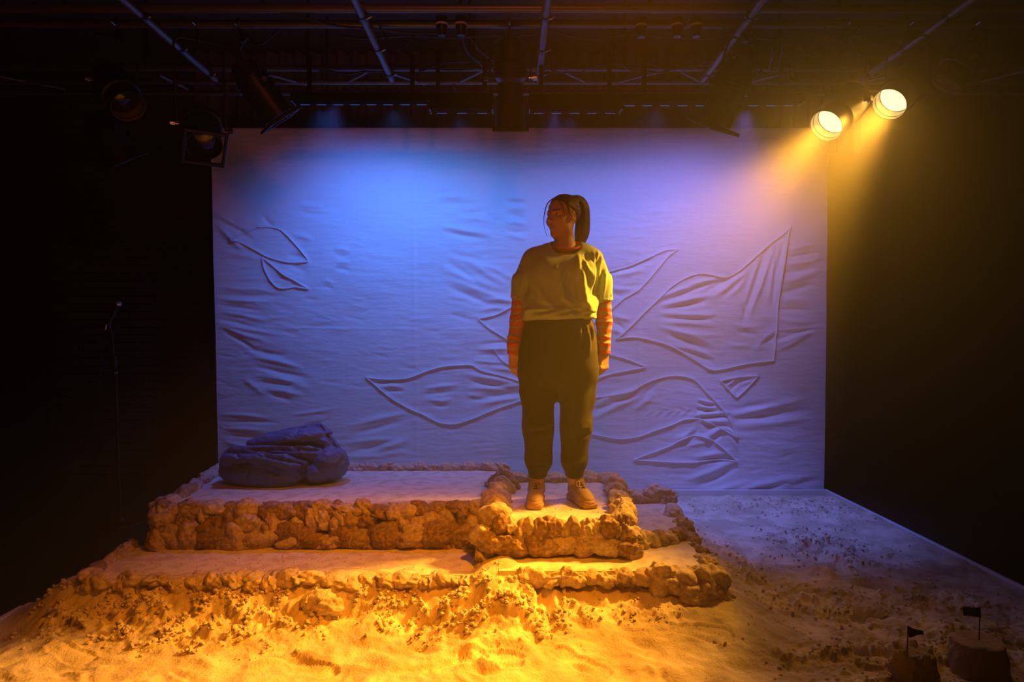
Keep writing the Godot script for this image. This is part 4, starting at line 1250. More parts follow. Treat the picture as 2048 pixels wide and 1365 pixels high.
		crease(kb, [[0.006, 0.005, Vector2(e1.x - 0.04, e1.y - 0.02), Vector2(e1.x + 0.01, e1.y), Vector2(e1.x + 0.04, e1.y + 0.01)], [0.006, -0.004, Vector2(e1.x - 0.04, e1.y + 0.02), Vector2(e1.x + 0.04, e1.y + 0.04)], [0.006, 0.004, Vector2(e2.x - 0.03, e2.y + 0.05), Vector2(e2.x + 0.03, e2.y + 0.06)], [0.006, 0.004, Vector2(e2.x - 0.02, e2.y + 0.1), Vector2(e2.x + 0.04, e2.y + 0.085)]])
		for k in kb.v.size():
			var t := fposmod((kb.v[k].y - e2.y) / 0.0385, 1.0)
			var c := Color(0.62, 0.045, 0.02) if t < 0.52 or kb.v[k].y < e2.y + 0.017 else Color(0.33, 0.27, 0.245)
			if t > 0.68 and t < 0.76: c = Color(0.55, 0.36, 0.31)
			if t > 0.82 and t < 0.88: c = Color(0.50, 0.20, 0.16)
			kb.c[k] = c
		part("striped_sleeve", kb.mesh(true), under_m, root)
	# ---- loose black joggers
	var J := []
	J.append(rbox(Vector3(-0.004, 0.95, -0.004), Vector3(0.188, 0.10, 0.125), 0.09, 0.05))
	J.append(rbox(Vector3(-0.011, 0.78, -0.005), Vector3(0.224, 0.15, 0.140), 0.12, 0.09))
	J.append(cap(Vector3(-0.121, 0.74, 0.0), Vector3(-0.116, 0.42, 0.012), 0.106, 0.086, 0.045)); J.append(cap(Vector3(-0.116, 0.42, 0.012), Vector3(-0.117, 0.235, -0.01), 0.086, 0.074, 0.04))
	J.append(cap(Vector3(-0.117, 0.235, -0.01), Vector3(-0.121, 0.165, -0.025), 0.072, 0.050, 0.03)); J.append(cone(Vector3(-0.122, 0.185, -0.028), Vector3(-0.124, 0.138, -0.032), 0.048, 0.047, 0.016))
	J.append(cap(Vector3(0.094, 0.74, 0.0), Vector3(0.083, 0.42, 0.012), 0.106, 0.086, 0.045)); J.append(cap(Vector3(0.083, 0.42, 0.012), Vector3(0.079, 0.235, -0.012), 0.086, 0.072, 0.04))
	J.append(cap(Vector3(0.079, 0.235, -0.012), Vector3(0.082, 0.165, -0.03), 0.070, 0.050, 0.03)); J.append(cone(Vector3(0.082, 0.185, -0.034), Vector3(0.083, 0.143, -0.038), 0.050, 0.049, 0.016))
	J.append(cap(Vector3(-0.017, 0.535, 0.2), Vector3(-0.017, 0.20, 0.2), 0.012, 0.02, 0.02, 1))
	J.append(rbox(Vector3(-0.018, 0.30, 0.0), Vector3(0.014, 0.245, 0.3), 0.01, 0.02, 1))
	var jb := net(J, 0.008, Vector3(-0.31, 0.11, -0.20), Vector3(0.30, 1.06, 0.20), B.new())
	crease(jb, [[0.009, 0.010, z5(800, 830), z5(785, 880), z5(768, 980)], [0.010, 0.012, z5(845, 810), z5(858, 900), z5(850, 1060)], [0.011, 0.013, z5(905, 820), z5(930, 950), z5(940, 1110)], [0.009, 0.011, z5(958, 815), z5(972, 900), z5(975, 990)], [0.010, -0.010, z5(822, 830), z5(815, 980)], [0.010, -0.011, z5(885, 830), z5(900, 1050)], [0.009, 0.008, z5(420, 820), z5(415, 930)], [0.009, 0.008, z5(500, 815), z5(510, 960)], [0.010, 0.008, z5(600, 800), z5(610, 940)], [0.010, -0.009, z5(690, 960), z5(690, 1200), z5(690, 1400)],
		[0.014, 0.010, lx2(1052, 840), lx2(1080, 850), lx2(1104, 838)], [0.012, -0.008, lx2(1050, 862), lx2(1100, 856)], [0.014, 0.011, lx2(1155, 858), lx2(1172, 850), lx2(1180, 838)], [0.012, -0.010, lx2(1150, 870), lx2(1182, 866)], [0.013, 0.009, lx2(1055, 905), lx2(1080, 915), lx2(1100, 905)], [0.013, 0.009, lx2(1125, 920), lx2(1150, 926), lx2(1172, 915)], [0.010, -0.008, lx2(1055, 930), lx2(1100, 928)], [0.010, -0.007, lx2(1128, 935), lx2(1170, 932)],
		[0.009, 0.006, lx2(1064, 945), lx2(1066, 955)], [0.007, 0.006, lx2(1076, 944), lx2(1077, 957)], [0.007, 0.006, lx2(1086, 944), lx2(1086, 956)], [0.007, 0.006, lx2(1140, 942), lx2(1141, 952)], [0.007, 0.006, lx2(1152, 942), lx2(1153, 953)], [0.014, 0.012, lx2(1038, 760), lx2(1046, 790), lx2(1052, 815)], [0.014, 0.012, lx2(1195, 750), lx2(1188, 790), lx2(1182, 820)]])
	var jog := bumpy(mat(Color(0.135, 0.13, 0.13), 0.9), noise_tex(0.2, 82, 256, 2), 0.03, 18.0)
	jog.rim_enabled = true; jog.rim = 0.25
	part("joggers", jb.mesh(), jog, root)
	# ---- trainers
	var upper_m := bumpy(mat(Color(0.62, 0.52, 0.45), 0.75), noise_tex(0.12, 83, 256, 2), 0.05, 14.0)
	var sole_m := mat(Color(0.66, 0.50, 0.36), 0.6)
	var lace_m := mat(Color(0.70, 0.60, 0.50), 0.8)
	var dark_m := mat(Color(0.26, 0.17, 0.13), 0.85)
	var sock_m := mat(Color(0.58, 0.44, 0.36), 0.85)
	for s in 2:
		var heel := Vector3(-0.124, 0, -0.085) if s == 0 else Vector3(0.080, 0, -0.095)
		var toe := Vector3(-0.146, 0, 0.155) if s == 0 else Vector3(0.150, 0, 0.145)
		var dirz := (toe - heel).normalized()
		var xf := Transform3D(Basis(Vector3.UP.cross(dirz), Vector3.UP, dirz), heel)
		var U := [ell(Vector3(0, 0.040, 0.188), Vector3(0.043, 0.031, 0.068), 0.03), ell(Vector3(0, 0.052, 0.12), Vector3(0.039, 0.044, 0.085), 0.04), ell(Vector3(0, 0.052, 0.042), Vector3(0.037, 0.052, 0.05), 0.03), cone(Vector3(0, 0.06, 0.055), Vector3(0, 0.118, 0.044), 0.043, 0.044, 0.03)]
		U.append(cap(Vector3(0, 0.085, 0.045), Vector3(0, 0.16, 0.043), 0.034, 0.036, 0.01, 1))
		U.append(rbox(Vector3(0, 0.10, 0.115), Vector3(0.016, 0.03, 0.045), 0.008, 0.008, 1, Basis(Vector3.RIGHT, 0.55)))
		U.append(half(Vector3(0, 0.016, 0), Vector3.DOWN, 0.004))
		var ub := net(U, 0.0048, Vector3(-0.065, 0, -0.03), Vector3(0.065, 0.13, 0.27), B.new())
		ub.smooth_normals()
		var shoe := part("trainer", ub.mesh(), upper_m, root, xf)
		var sl := net([rbox(Vector3(0, 0.015, 0.125), Vector3(0.040, 0.015, 0.135), 0.013, 0.02), ell(Vector3(0, 0.016, 0.19), Vector3(0.049, 0.017, 0.075), 0.02), ell(Vector3(0, 0.020, 0.04), Vector3(0.043, 0.022, 0.055), 0.02), half(Vector3(0, 0.002, 0), Vector3.DOWN, 0.003)], 0.0045, Vector3(-0.07, -0.005, -0.04), Vector3(0.07, 0.05, 0.29), B.new())
		sl.smooth_normals()
		part("sole", sl.mesh(), sole_m, shoe)
		part("tongue", B.new().box(Vector3(0.034, 0.008, 0.11), Transform3D(Basis(Vector3.RIGHT, 0.62), Vector3(0, 0.088, 0.112)), 0.003).mesh(), dark_m, shoe)
		var lace := B.new()
		for k in 5:
			var t := k / 4.0
			var y := lerpf(0.079, 0.118, t); var z := lerpf(0.150, 0.086, t)
			lace.tube([Vector3(-0.022, y - 0.002, z), Vector3(0, y + 0.006, z + 0.003), Vector3(0.022, y - 0.002, z - 0.012)], 0.0026, 5)
			lace.tube([Vector3(0.022, y - 0.002, z), Vector3(0, y + 0.005, z - 0.002), Vector3(-0.022, y - 0.002, z - 0.012)], 0.0026, 5)
		for g: float in [-1.0, 1.0]:
			lace.tube([Vector3(0, 0.118, 0.10), Vector3(g * 0.022, 0.116, 0.112), Vector3(g * 0.030, 0.098, 0.132), Vector3(g * 0.018, 0.094, 0.140), Vector3(g * 0.004, 0.116, 0.104)], 0.0026, 5)
			lace.tube([Vector3(0, 0.118, 0.10), Vector3(g * 0.012, 0.105, 0.126), Vector3(g * 0.014, 0.083, 0.156)], 0.0026, 5)
		part("laces", lace.mesh(), lace_m, shoe)
		part("toe_guard", net([ell(Vector3(0, 0.030, 0.212), Vector3(0.046, 0.022, 0.052), 0.01), half(Vector3(0, 0, 0.20), Vector3(0, 0.35, -1), 0.004)], 0.0045, Vector3(-0.06, 0, 0.16), Vector3(0.06, 0.06, 0.28), B.new()).smooth_normals().mesh(), sole_m, shoe)
		part("sock", B.new().lathe([Vector2(0.036, 0.06), Vector2(0.0375, 0.10), Vector2(0.036, 0.17)], 20, Transform3D(Basis(), Vector3(0, 0, 0.044)), true).mesh(), sock_m, shoe)

func lx2(px: float, py: float) -> Vector2:
	return Vector2((px - PX) / PS, (PY - py) / PS)

# ---------------------------------------------------------------- the jacket
func jp(px: float, py: float, z := 0.0) -> Vector3:
	return Vector3((px - 565.0) / 318.0, (968.0 - py) / 318.0, z)

func jacket() -> void:
	var root := thing("jacket", "dark blue padded jacket dropped in a heap on the wide platform", "jacket", on(565, 968, H_UP) + Vector3(0, 0.002, -0.06))
	var z7 := func(x: float, y: float, z := 0.0) -> Vector3: return jp(420.0 + x / 6.827, 820.0 + y / 6.827, z)
	var L := []
	# body under everything
	L.append(ell(z7.call(680, 850, 0.05), Vector3(0.25, 0.095, 0.15), 0.02)); L.append(ell(z7.call(850, 920, 0.10), Vector3(0.20, 0.070, 0.10), 0.02))
	L.append(ell(z7.call(300, 760, 0.0), Vector3(0.085, 0.105, 0.13), 0.02)); L.append(ell(z7.call(1000, 850, -0.05), Vector3(0.24, 0.13, 0.14), 0.02))
	# right half, puffed and rolled under
	L.append(ell(z7.call(1590, 770, 0.0), Vector3(0.118, 0.112, 0.145), 0.006)); L.append(ell(z7.call(1480, 860, 0.04), Vector3(0.10, 0.07, 0.12), 0.006))
	# middle layer: the front edge lying across
	L.append(cap(z7.call(330, 570, 0.06), z7.call(680, 575, 0.07), 0.030, 0.036, 0.006)); L.append(cap(z7.call(680, 575, 0.07), z7.call(1250, 610, 0.06), 0.036, 0.045, 0.006)); L.append(cap(z7.call(1250, 610, 0.06), z7.call(1700, 680, 0.03), 0.045, 0.05, 0.006))
	# sleeve before it
	L.append(cap(z7.call(300, 670, 0.13), z7.call(740, 660, 0.155), 0.040, 0.038, 0.006)); L.append(cap(z7.call(740, 660, 0.155), z7.call(1080, 690, 0.155), 0.042, 0.050, 0.006)); L.append(cap(z7.call(1080, 700, 0.15), z7.call(1320, 750, 0.13), 0.048, 0.030, 0.006))
	L.append(cap(z7.call(1050, 800, 0.13), z7.call(1260, 860, 0.12), 0.045, 0.035, 0.006))
	# the folded back panel on top, rising to the collar
	L.append(ell(z7.call(1100, 440, -0.08), Vector3(0.225, 0.058, 0.13), 0.006, 0, Basis(Vector3.BACK, 0.14)))
	L.append(cap(z7.call(720, 450, -0.10), z7.call(1380, 290, -0.10), 0.040, 0.026, 0.02)); L.append(cap(z7.call(1390, 285, -0.10), z7.call(1640, 560, -0.03), 0.026, 0.034, 0.006))
	L.append(cap(z7.call(1250, 420, -0.04), z7.call(1560, 520, -0.01), 0.045, 0.04, 0.01))
	L.append(cap(z7.call(500, 520, -0.04), z7.call(760, 480, -0.06), 0.036, 0.045, 0.006))
	L.append(half(Vector3(0, 0.0, 0), Vector3.DOWN, 0.01))
	var b := net(L, 0.0068, Vector3(-0.46, -0.02, -0.34), Vector3(0.46, 0.40, 0.30), B.new())
	b.smooth_normals()
	var n := fnl(9.0, 91, 3); var w := fnl(22.0, 92, 2)
	for k in b.v.size():
		var p := b.v[k]
		b.v[k] += b.n[k] * (n.get_noise_3d(p.x, p.y * 1.6, p.z) * 0.004 + w.get_noise_3d(p.x * 0.5 + p.y * 1.2, p.y, p.z) * 0.0045)
	var c := func(x: float, y: float) -> Vector2: var q := jp(420.0 + x / 6.827, 820.0 + y / 6.827); return Vector2(q.x, q.y)
	var folds := [[0.010, -0.022, c.call(290, 690), c.call(480, 735), c.call(700, 700)], [0.009, -0.020, c.call(700, 560), c.call(900, 600), c.call(1200, 660), c.call(1370, 720)], [0.010, -0.024, c.call(560, 545), c.call(900, 530), c.call(1500, 545)], [0.008, -0.008, c.call(1010, 440), c.call(1100, 370), c.call(1180, 310)], [0.012, -0.018, c.call(880, 510), c.call(1150, 480), c.call(1500, 530)],
		[0.008, -0.012, c.call(750, 690), c.call(900, 720), c.call(1060, 790)], [0.007, 0.010, c.call(780, 720), c.call(900, 760), c.call(1080, 830)], [0.007, -0.011, c.call(820, 780), c.call(930, 800), c.call(1040, 850)], [0.007, 0.010, c.call(1100, 680), c.call(1200, 730), c.call(1300, 800)], [0.007, -0.010, c.call(1160, 690), c.call(1250, 770), c.call(1290, 850)], [0.008, -0.010, c.call(640, 800), c.call(600, 880), c.call(620, 960)], [0.008, -0.010, c.call(1350, 760), c.call(1300, 860), c.call(1320, 950)], [0.008, 0.010, c.call(1380, 850), c.call(1420, 900), c.call(1430, 940)], [0.008, -0.010, c.call(1420, 560), c.call(1500, 520), c.call(1540, 560)], [0.008, -0.01, c.call(1210, 600), c.call(1260, 620), c.call(1250, 660)], [0.008, -0.010, c.call(440, 570), c.call(480, 610), c.call(540, 610)], [0.006, -0.007, c.call(1440, 260), c.call(1560, 420), c.call(1700, 560)], [0.010, 0.008, c.call(1250, 430), c.call(1230, 520)], [0.008, -0.008, c.call(1700, 780), c.call(1780, 720), c.call(1820, 640)]]
	crease(b, folds)
	var m := bumpy(mat(Color(0.30, 0.385, 0.56), 0.5), noise_tex(0.03, 93, 256, 3), 0.25, 5.0)
	m.rim_enabled = true; m.rim = 0.25
	part("shell", b.mesh(), m, root)
	# the zip up the collar edge
	var zip := B.new()
	for k in 17:
		var p: Vector3 = z7.call(1425, 262, -0.075).lerp(z7.call(1690, 545, 0.0), k / 16.0)
		zip.box(Vector3(0.010, 0.006, 0.012), Transform3D(Basis(Vector3.BACK, -0.75), p), 0.001)
	part("zip", zip.mesh(), mat(Color(0.05, 0.06, 0.10), 0.4), root)
	part("cuff", net([cone(z7.call(1290, 742, 0.135), z7.call(1365, 765, 0.125), 0.036, 0.032, 0.01), cap(z7.call(1345, 760, 0.13), z7.call(1420, 785, 0.115), 0.024, 0.024, 0.004, 1)], 0.006, z7.call(1230, 900, 0.05), z7.call(1450, 620, 0.20), B.new()).smooth_normals().mesh(), mat(Color(0.22, 0.26, 0.36), 0.7), root)

# ---------------------------------------------------------------- microphone
func microphone() -> void:
	var foot := on(240, 1052, 0.0)
	var t := thing("microphone_stand", "black microphone stand at the dark left side of the stage", "stand", foot)
	var d := -foot.z
	var rel := func(px: float, py: float, dz := 0.0) -> Vector3: return at(px, py, d) - foot + Vector3(0, 0, dz)
	part("base", B.new().lathe([Vector2(0, 0.0), Vector2(0.125, 0.0), Vector2(0.13, 0.008), Vector2(0.125, 0.018), Vector2(0.03, 0.032), Vector2(0.018, 0.06), Vector2(0, 0.06)], 32).mesh(), M.black_metal, t)
	part("lower_tube", B.new().tube([Vector3(0, 0.03, 0), rel.call(231, 745)], 0.011, 12).mesh(), M.black_metal, t)
	part("clutch", B.new().tube([rel.call(231, 760), rel.call(230, 738)], 0.017, 12).mesh(), M.dark_metal, t)
	part("clutch_ring", B.new().tube([rel.call(230, 748), rel.call(230, 745)], 0.0185, 12).mesh(), M.chrome, t)
	part("upper_tube", B.new().tube([rel.call(230, 745), rel.call(222, 660)], 0.008, 12).mesh(), M.black_metal, t)
	part("grip", B.new().tube([rel.call(229, 735), rel.call(227, 712)], 0.020, 12).mesh(), M.black_metal, t)
	part("clip", B.new().tube([rel.call(219, 668), rel.call(216, 652), rel.call(222, 636)], [0.012, 0.018, 0.017], 12).mesh(), M.black_metal, t)
	part("clip_screw", B.new().tube([rel.call(214, 660, 0.02), rel.call(216, 650, 0.022)], 0.006, 8).mesh(), M.chrome, t)
	var mic := thing("microphone", "handheld microphone with silver mesh head in the stand's clip", "microphone", foot + rel.call(226, 630))
	var dir: Vector3 = (rel.call(238, 605) - rel.call(219, 650)).normalized()
	var bs := Basis(dir.cross(Vector3.BACK).normalized(), dir, Vector3.BACK).orthonormalized()
	part("handle", B.new().lathe([Vector2(0, -0.09), Vector2(0.011, -0.09), Vector2(0.012, -0.08), Vector2(0.018, 0.05), Vector2(0.021, 0.058), Vector2(0, 0.058)], 20, Transform3D(bs, Vector3.ZERO)).mesh(), M.black_metal, mic)
	var prof := []
	for k in 11: prof.append(Vector2(0.0265 * sin(PI * k / 10.0), 0.085 - 0.0265 * cos(PI * k / 10.0)))
	part("grille", B.new().lathe(prof, 20, Transform3D(bs, Vector3.ZERO), true).mesh(), bumpy(mat(Color(0.55, 0.55, 0.56), 0.35, 0.9), noise_tex(0.2, 95, 128, 1, FastNoiseLite.TYPE_CELLULAR), 0.1, 30.0), mic)
	part("grille_band", B.new().lathe([Vector2(0.0268, 0.080), Vector2(0.0278, 0.082), Vector2(0.0278, 0.088), Vector2(0.0268, 0.090)], 20, Transform3D(bs, Vector3.ZERO)).mesh(), M.chrome, mic)
	var path := []
	var e: Vector3 = foot + rel.call(217, 655)
	for k in 20:
		var u := k / 19.0
		path.append(e.lerp(foot + Vector3(-0.07, 0.012, 0.06), u) + Vector3(-0.05 * sin(PI * u) - 0.02 * sin(u * 9.0), 0, 0.01))
	tag(part("microphone_cable", B.new().tube(path, 0.0035, 6).mesh(), M.cable, self), "thin black cable hanging down beside the microphone stand", "cable")

# ---------------------------------------------------------------- sand castles
func castles() -> void:
	var damp := bumpy(mat(Color.WHITE, 0.95), M.sand.heightmap_texture, 0.5, 1.4)
	damp.albedo_texture = M.sand.albedo_texture
	damp.albedo_color = Color(0.8, 0.74, 0.68)
	for s in 2:
		var c := Vector3(1.53, 0.02, -2.60) if s == 0 else Vector3(1.815, 0.02, -2.66)
		var label: String = ["battlemented bucket-shaped sandcastle with a small dark triangular flag, near the bottom right corner", "round bucket sandcastle with flat top and pole, rightmost at the bottom edge"][s]
		var t := thing("sandcastle", label, "sandcastle", c)
		var b := B.new()
		var n := fnl(14.0, 200 + s, 3)
		var rings := 22; var sides := 64; var hh := 0.125 if s == 0 else 0.14
		var r0 := 0.094 if s == 0 else 0.108; var r1 := 0.068 if s == 0 else 0.089
		for j in rings + 6:
			for k in sides:
				var an := TAU * k / sides
				var u := minf(j / float(rings), 1.0)
				var y := hh * u
				var r := lerpf(r0, r1, u)
				if j > rings: r *= 1.0 - (j - rings) / 5.0
				if s == 0 and j >= rings - 3 and j <= rings + 1: y += 0.017 * smoothstep(0.35, 0.6, sin(an * 5.0 + 0.7)) * (1.0 if j >= rings - 1 else 0.0)
				var g := n.get_noise_3d(cos(an) * r * 2, y, sin(an) * r * 2)
				b.v.append(Vector3(cos(an) * (r + g * 0.010), y + g * (0.007 if j > rings else 0.004), sin(an) * (r + g * 0.010))); b.n.append(Vector3.ZERO); b.c.append(Color.WHITE)
		for j in rings + 5:
			for k in sides:
				var a := j * sides + k; var d := j * sides + (k + 1) % sides
				b.i.append_array([a, a + sides, d, d, a + sides, d + sides])
		b.smooth_normals()
		part("sand_body", b.mesh(), damp, t)
		# the flag: a stick and a cloth with a little wave
		var foot := Vector3(-0.025, hh - 0.02, 0.0) if s == 0 else Vector3(0.005, hh - 0.02, 0.0)
		var top := 0.118 if s == 0 else 0.152
		var fl := thing("flag", ["small dark triangular flag stuck in the battlemented sandcastle", "small dark rectangular flag on a stick in the round sandcastle"][s], "flag", c + foot)
		part("stick", B.new().tube([Vector3.ZERO, Vector3(0.004, top, 0)], 0.0024, 8).mesh(), mat(Color(0.12, 0.09, 0.06), 0.7), fl)
		var fb := B.new()
		var sx := 1.0 if s == 0 else -1.0
		var nx := 12; var ny := 6
		for side in 2:
			for i in nx + 1:
				for j in ny + 1:
					var u := i / float(nx); var v := j / float(ny)
					var h0 := lerpf(0.040, 0.012, u) if s == 0 else 0.036
					var y := top - 0.002 - (0.022 * u if s == 0 else 0.0) - h0 * v
					fb.v.append(Vector3(0.004 + sx * 0.062 * u, y, 0.007 * sin(u * 5.0 + v) + (0.0006 if side == 0 else -0.0006))); fb.n.append(Vector3.ZERO); fb.c.append(Color.WHITE)
		for side in 2:
			for i in nx:
				for j in ny:
					var a := side * (nx + 1) * (ny + 1) + i * (ny + 1) + j
					if (side == 0) == (s == 0): fb.i.append_array([a, a + ny + 1, a + 1, a + 1, a + ny + 1, a + ny + 2])
					else: fb.i.append_array([a, a + 1, a + ny + 1, a + 1, a + ny + 2, a + ny + 1])
		fb.smooth_normals()
		part("flag_cloth", fb.mesh(), mat(Color(0.05, 0.09, 0.06), 0.85), fl)

# ---------------------------------------------------------------- overhead: pipes, cables, lanterns
const GRID := 3.25

func gp(px: float, py: float) -> Vector3:   # a point on the level of the grid
	return on(px, py, GRID)

# one lantern: lens centre, where it points, radius, length; kind 0 profile, 1 fresnel, 2 flood
func lantern(label: String, lens: Vector3, dir: Vector3, r: float, length: float, kind: int, hang: Vector3, glow: Color = Color.BLACK, glow_by := 0.0, group := "") -> Node3D:
	dir = dir.normalized()
	var t := thing("stage_lantern", label, "stage light", lens, group)
	var side := dir.cross(Vector3.UP).normalized() if absf(dir.y) < 0.97 else Vector3.RIGHT
	var up := side.cross(dir).normalized()
	var bs := Basis(side, -dir, up).orthonormalized()   # y of the lantern runs back from the lens
	var xf := Transform3D(bs, Vector3.ZERO)
	var prof := []
	if kind == 0: prof = [Vector2(r * 0.93, -0.01), Vector2(r, -0.01), Vector2(r, length * 0.30), Vector2(r * 0.82, length * 0.34), Vector2(r * 0.82, length * 0.50), Vector2(r * 1.05, length * 0.55), Vector2(r * 1.05, length * 0.72), Vector2(r * 0.78, length * 0.76), Vector2(r * 0.74, length * 0.96), Vector2(r * 0.5, length), Vector2(0, length)]
	elif kind == 1: prof = [Vector2(r * 0.97, -0.075), Vector2(r, -0.075), Vector2(r, 0.03), Vector2(r * 1.12, 0.035), Vector2(r * 1.16, length * 0.5), Vector2(r * 1.1, length * 0.86), Vector2(r * 0.8, length), Vector2(0, length)]
	else: prof = [Vector2(r * 0.92, -0.02), Vector2(r, -0.02), Vector2(r * 1.02, length * 0.7), Vector2(r * 0.7, length), Vector2(0, length)]
	part("housing", B.new().lathe(prof, 36, xf).mesh(), M.black_metal, t)
	part("inner_barrel", B.new().lathe([Vector2(r * 0.93, 0.045), Vector2(r * 0.965, -0.01 if kind == 0 else (-0.075 if kind == 1 else -0.02))], 36, xf).mesh(), M.barrel if kind == 1 else M.dark_metal, t)
	# cooling fins or vents on the lamp house
	for k in 4:
		var y := length * (0.58 + 0.045 * k)
		part("cooling_rib", B.new().lathe([Vector2(r * 1.02, y), Vector2(r * 1.13, y + 0.002), Vector2(r * 1.13, y + 0.006), Vector2(r * 1.02, y + 0.008)], 36, xf).mesh(), M.black_metal, t)
	var lp := []
	for k in 7: lp.append(Vector2(r * 0.9 * (1.0 - k / 6.0), 0.012 - 0.028 * sin(k / 6.0 * PI * 0.5)))
	var gm := mat(Color(0.10, 0.10, 0.12), 0.12, 0.1)
	if glow_by > 0.0:
		gm = mat(Color(0.8, 0.75, 0.6), 0.3)
		gm.emission_enabled = true; gm.emission = glow; gm.emission_energy_multiplier = glow_by
	var lens_o := part("lamp_lens", B.new().lathe(lp, 36, xf, true).mesh(), gm, t)
	# colour frame in its runners
	var fr := B.new()
	var e := r * 1.08
	var y0 := -0.022 if kind == 0 else -0.042
	if kind != 1:
		for k in 4:
			var off := [Vector3(0, y0, e), Vector3(0, y0, -e), Vector3(e, y0, 0), Vector3(-e, y0, 0)]
			var sz := [Vector3(e * 2.2, 0.02, 0.02), Vector3(e * 2.2, 0.02, 0.02), Vector3(0.02, 0.02, e * 2.2), Vector3(0.02, 0.02, e * 2.2)]
			fr.box(sz[k], xf * Transform3D(Basis(), off[k]), 0.003)
	else:
		fr.lathe([Vector2(r * 0.95, -0.05), Vector2(r * 0.935, -0.046), Vector2(r * 0.95, -0.042)], 36, xf)
	part("colour_frame", fr.mesh(), M.black_metal, t)
	# yoke: a flat bar bent round the body, its pivots on the sides
	var pivot := -dir * length * 0.55
	var bar := side if absf(side.y) < 0.5 else Vector3.RIGHT
	var w := r * 1.32
	var h := hang - lens - pivot
	var hn := h.normalized()
	var reach := maxf(h.length() - 0.10, 0.08)
	var path := []
	path.append(pivot - bar * w)
	for k in 7:
		var an := PI / 2 * k / 6.0
		path.append(pivot - bar * (w - 0.05 * (1.0 - cos(an))) + hn * (reach - 0.05 + 0.05 * sin(an)))
	for k in 7:
		var an := PI / 2 * (6 - k) / 6.0
		path.append(pivot + bar * (w - 0.05 * (1.0 - cos(an))) + hn * (reach - 0.05 + 0.05 * sin(an)))
	path.append(pivot + bar * w)
	var yoke := part("yoke", B.new().tube(path, 0.0075, 6).mesh(), M.dark_metal, t)
	for s: float in [-1.0, 1.0]:
		var p := pivot + bar * s * (w - 0.012)
		part("yoke_knob", B.new().tube([p, p + bar * s * 0.022, p + bar * s * 0.024, p + bar * s * 0.05], [0.007, 0.007, 0.019, 0.016], 10).mesh(), M.chrome if s > 0 else M.dark_metal, yoke)
	# hook clamp over the pipe
	var top := pivot + h
	var cl := B.new()
	cl.box(Vector3(0.03, 0.06, 0.035), Transform3D(Basis(), pivot + hn * (reach + 0.025)), 0.003)
	var hook := []
	for k in 12:
		var an := -0.9 + k / 11.0 * 4.2
		hook.append(top + Vector3(0, sin(an) * 0.034, cos(an) * 0.034))
	cl.tube(hook, 0.008, 6)
	cl.tube([pivot + hn * reach, top - Vector3(0, 0.03, 0)], 0.010, 8)
	part("hook_clamp", cl.mesh(), M.dark_metal, t)
	part("clamp_bolt", B.new().tube([top + Vector3(0, -0.02, 0.03), top + Vector3(0, -0.02, 0.075)], 0.006, 6).mesh(), M.chrome, t)
	return t

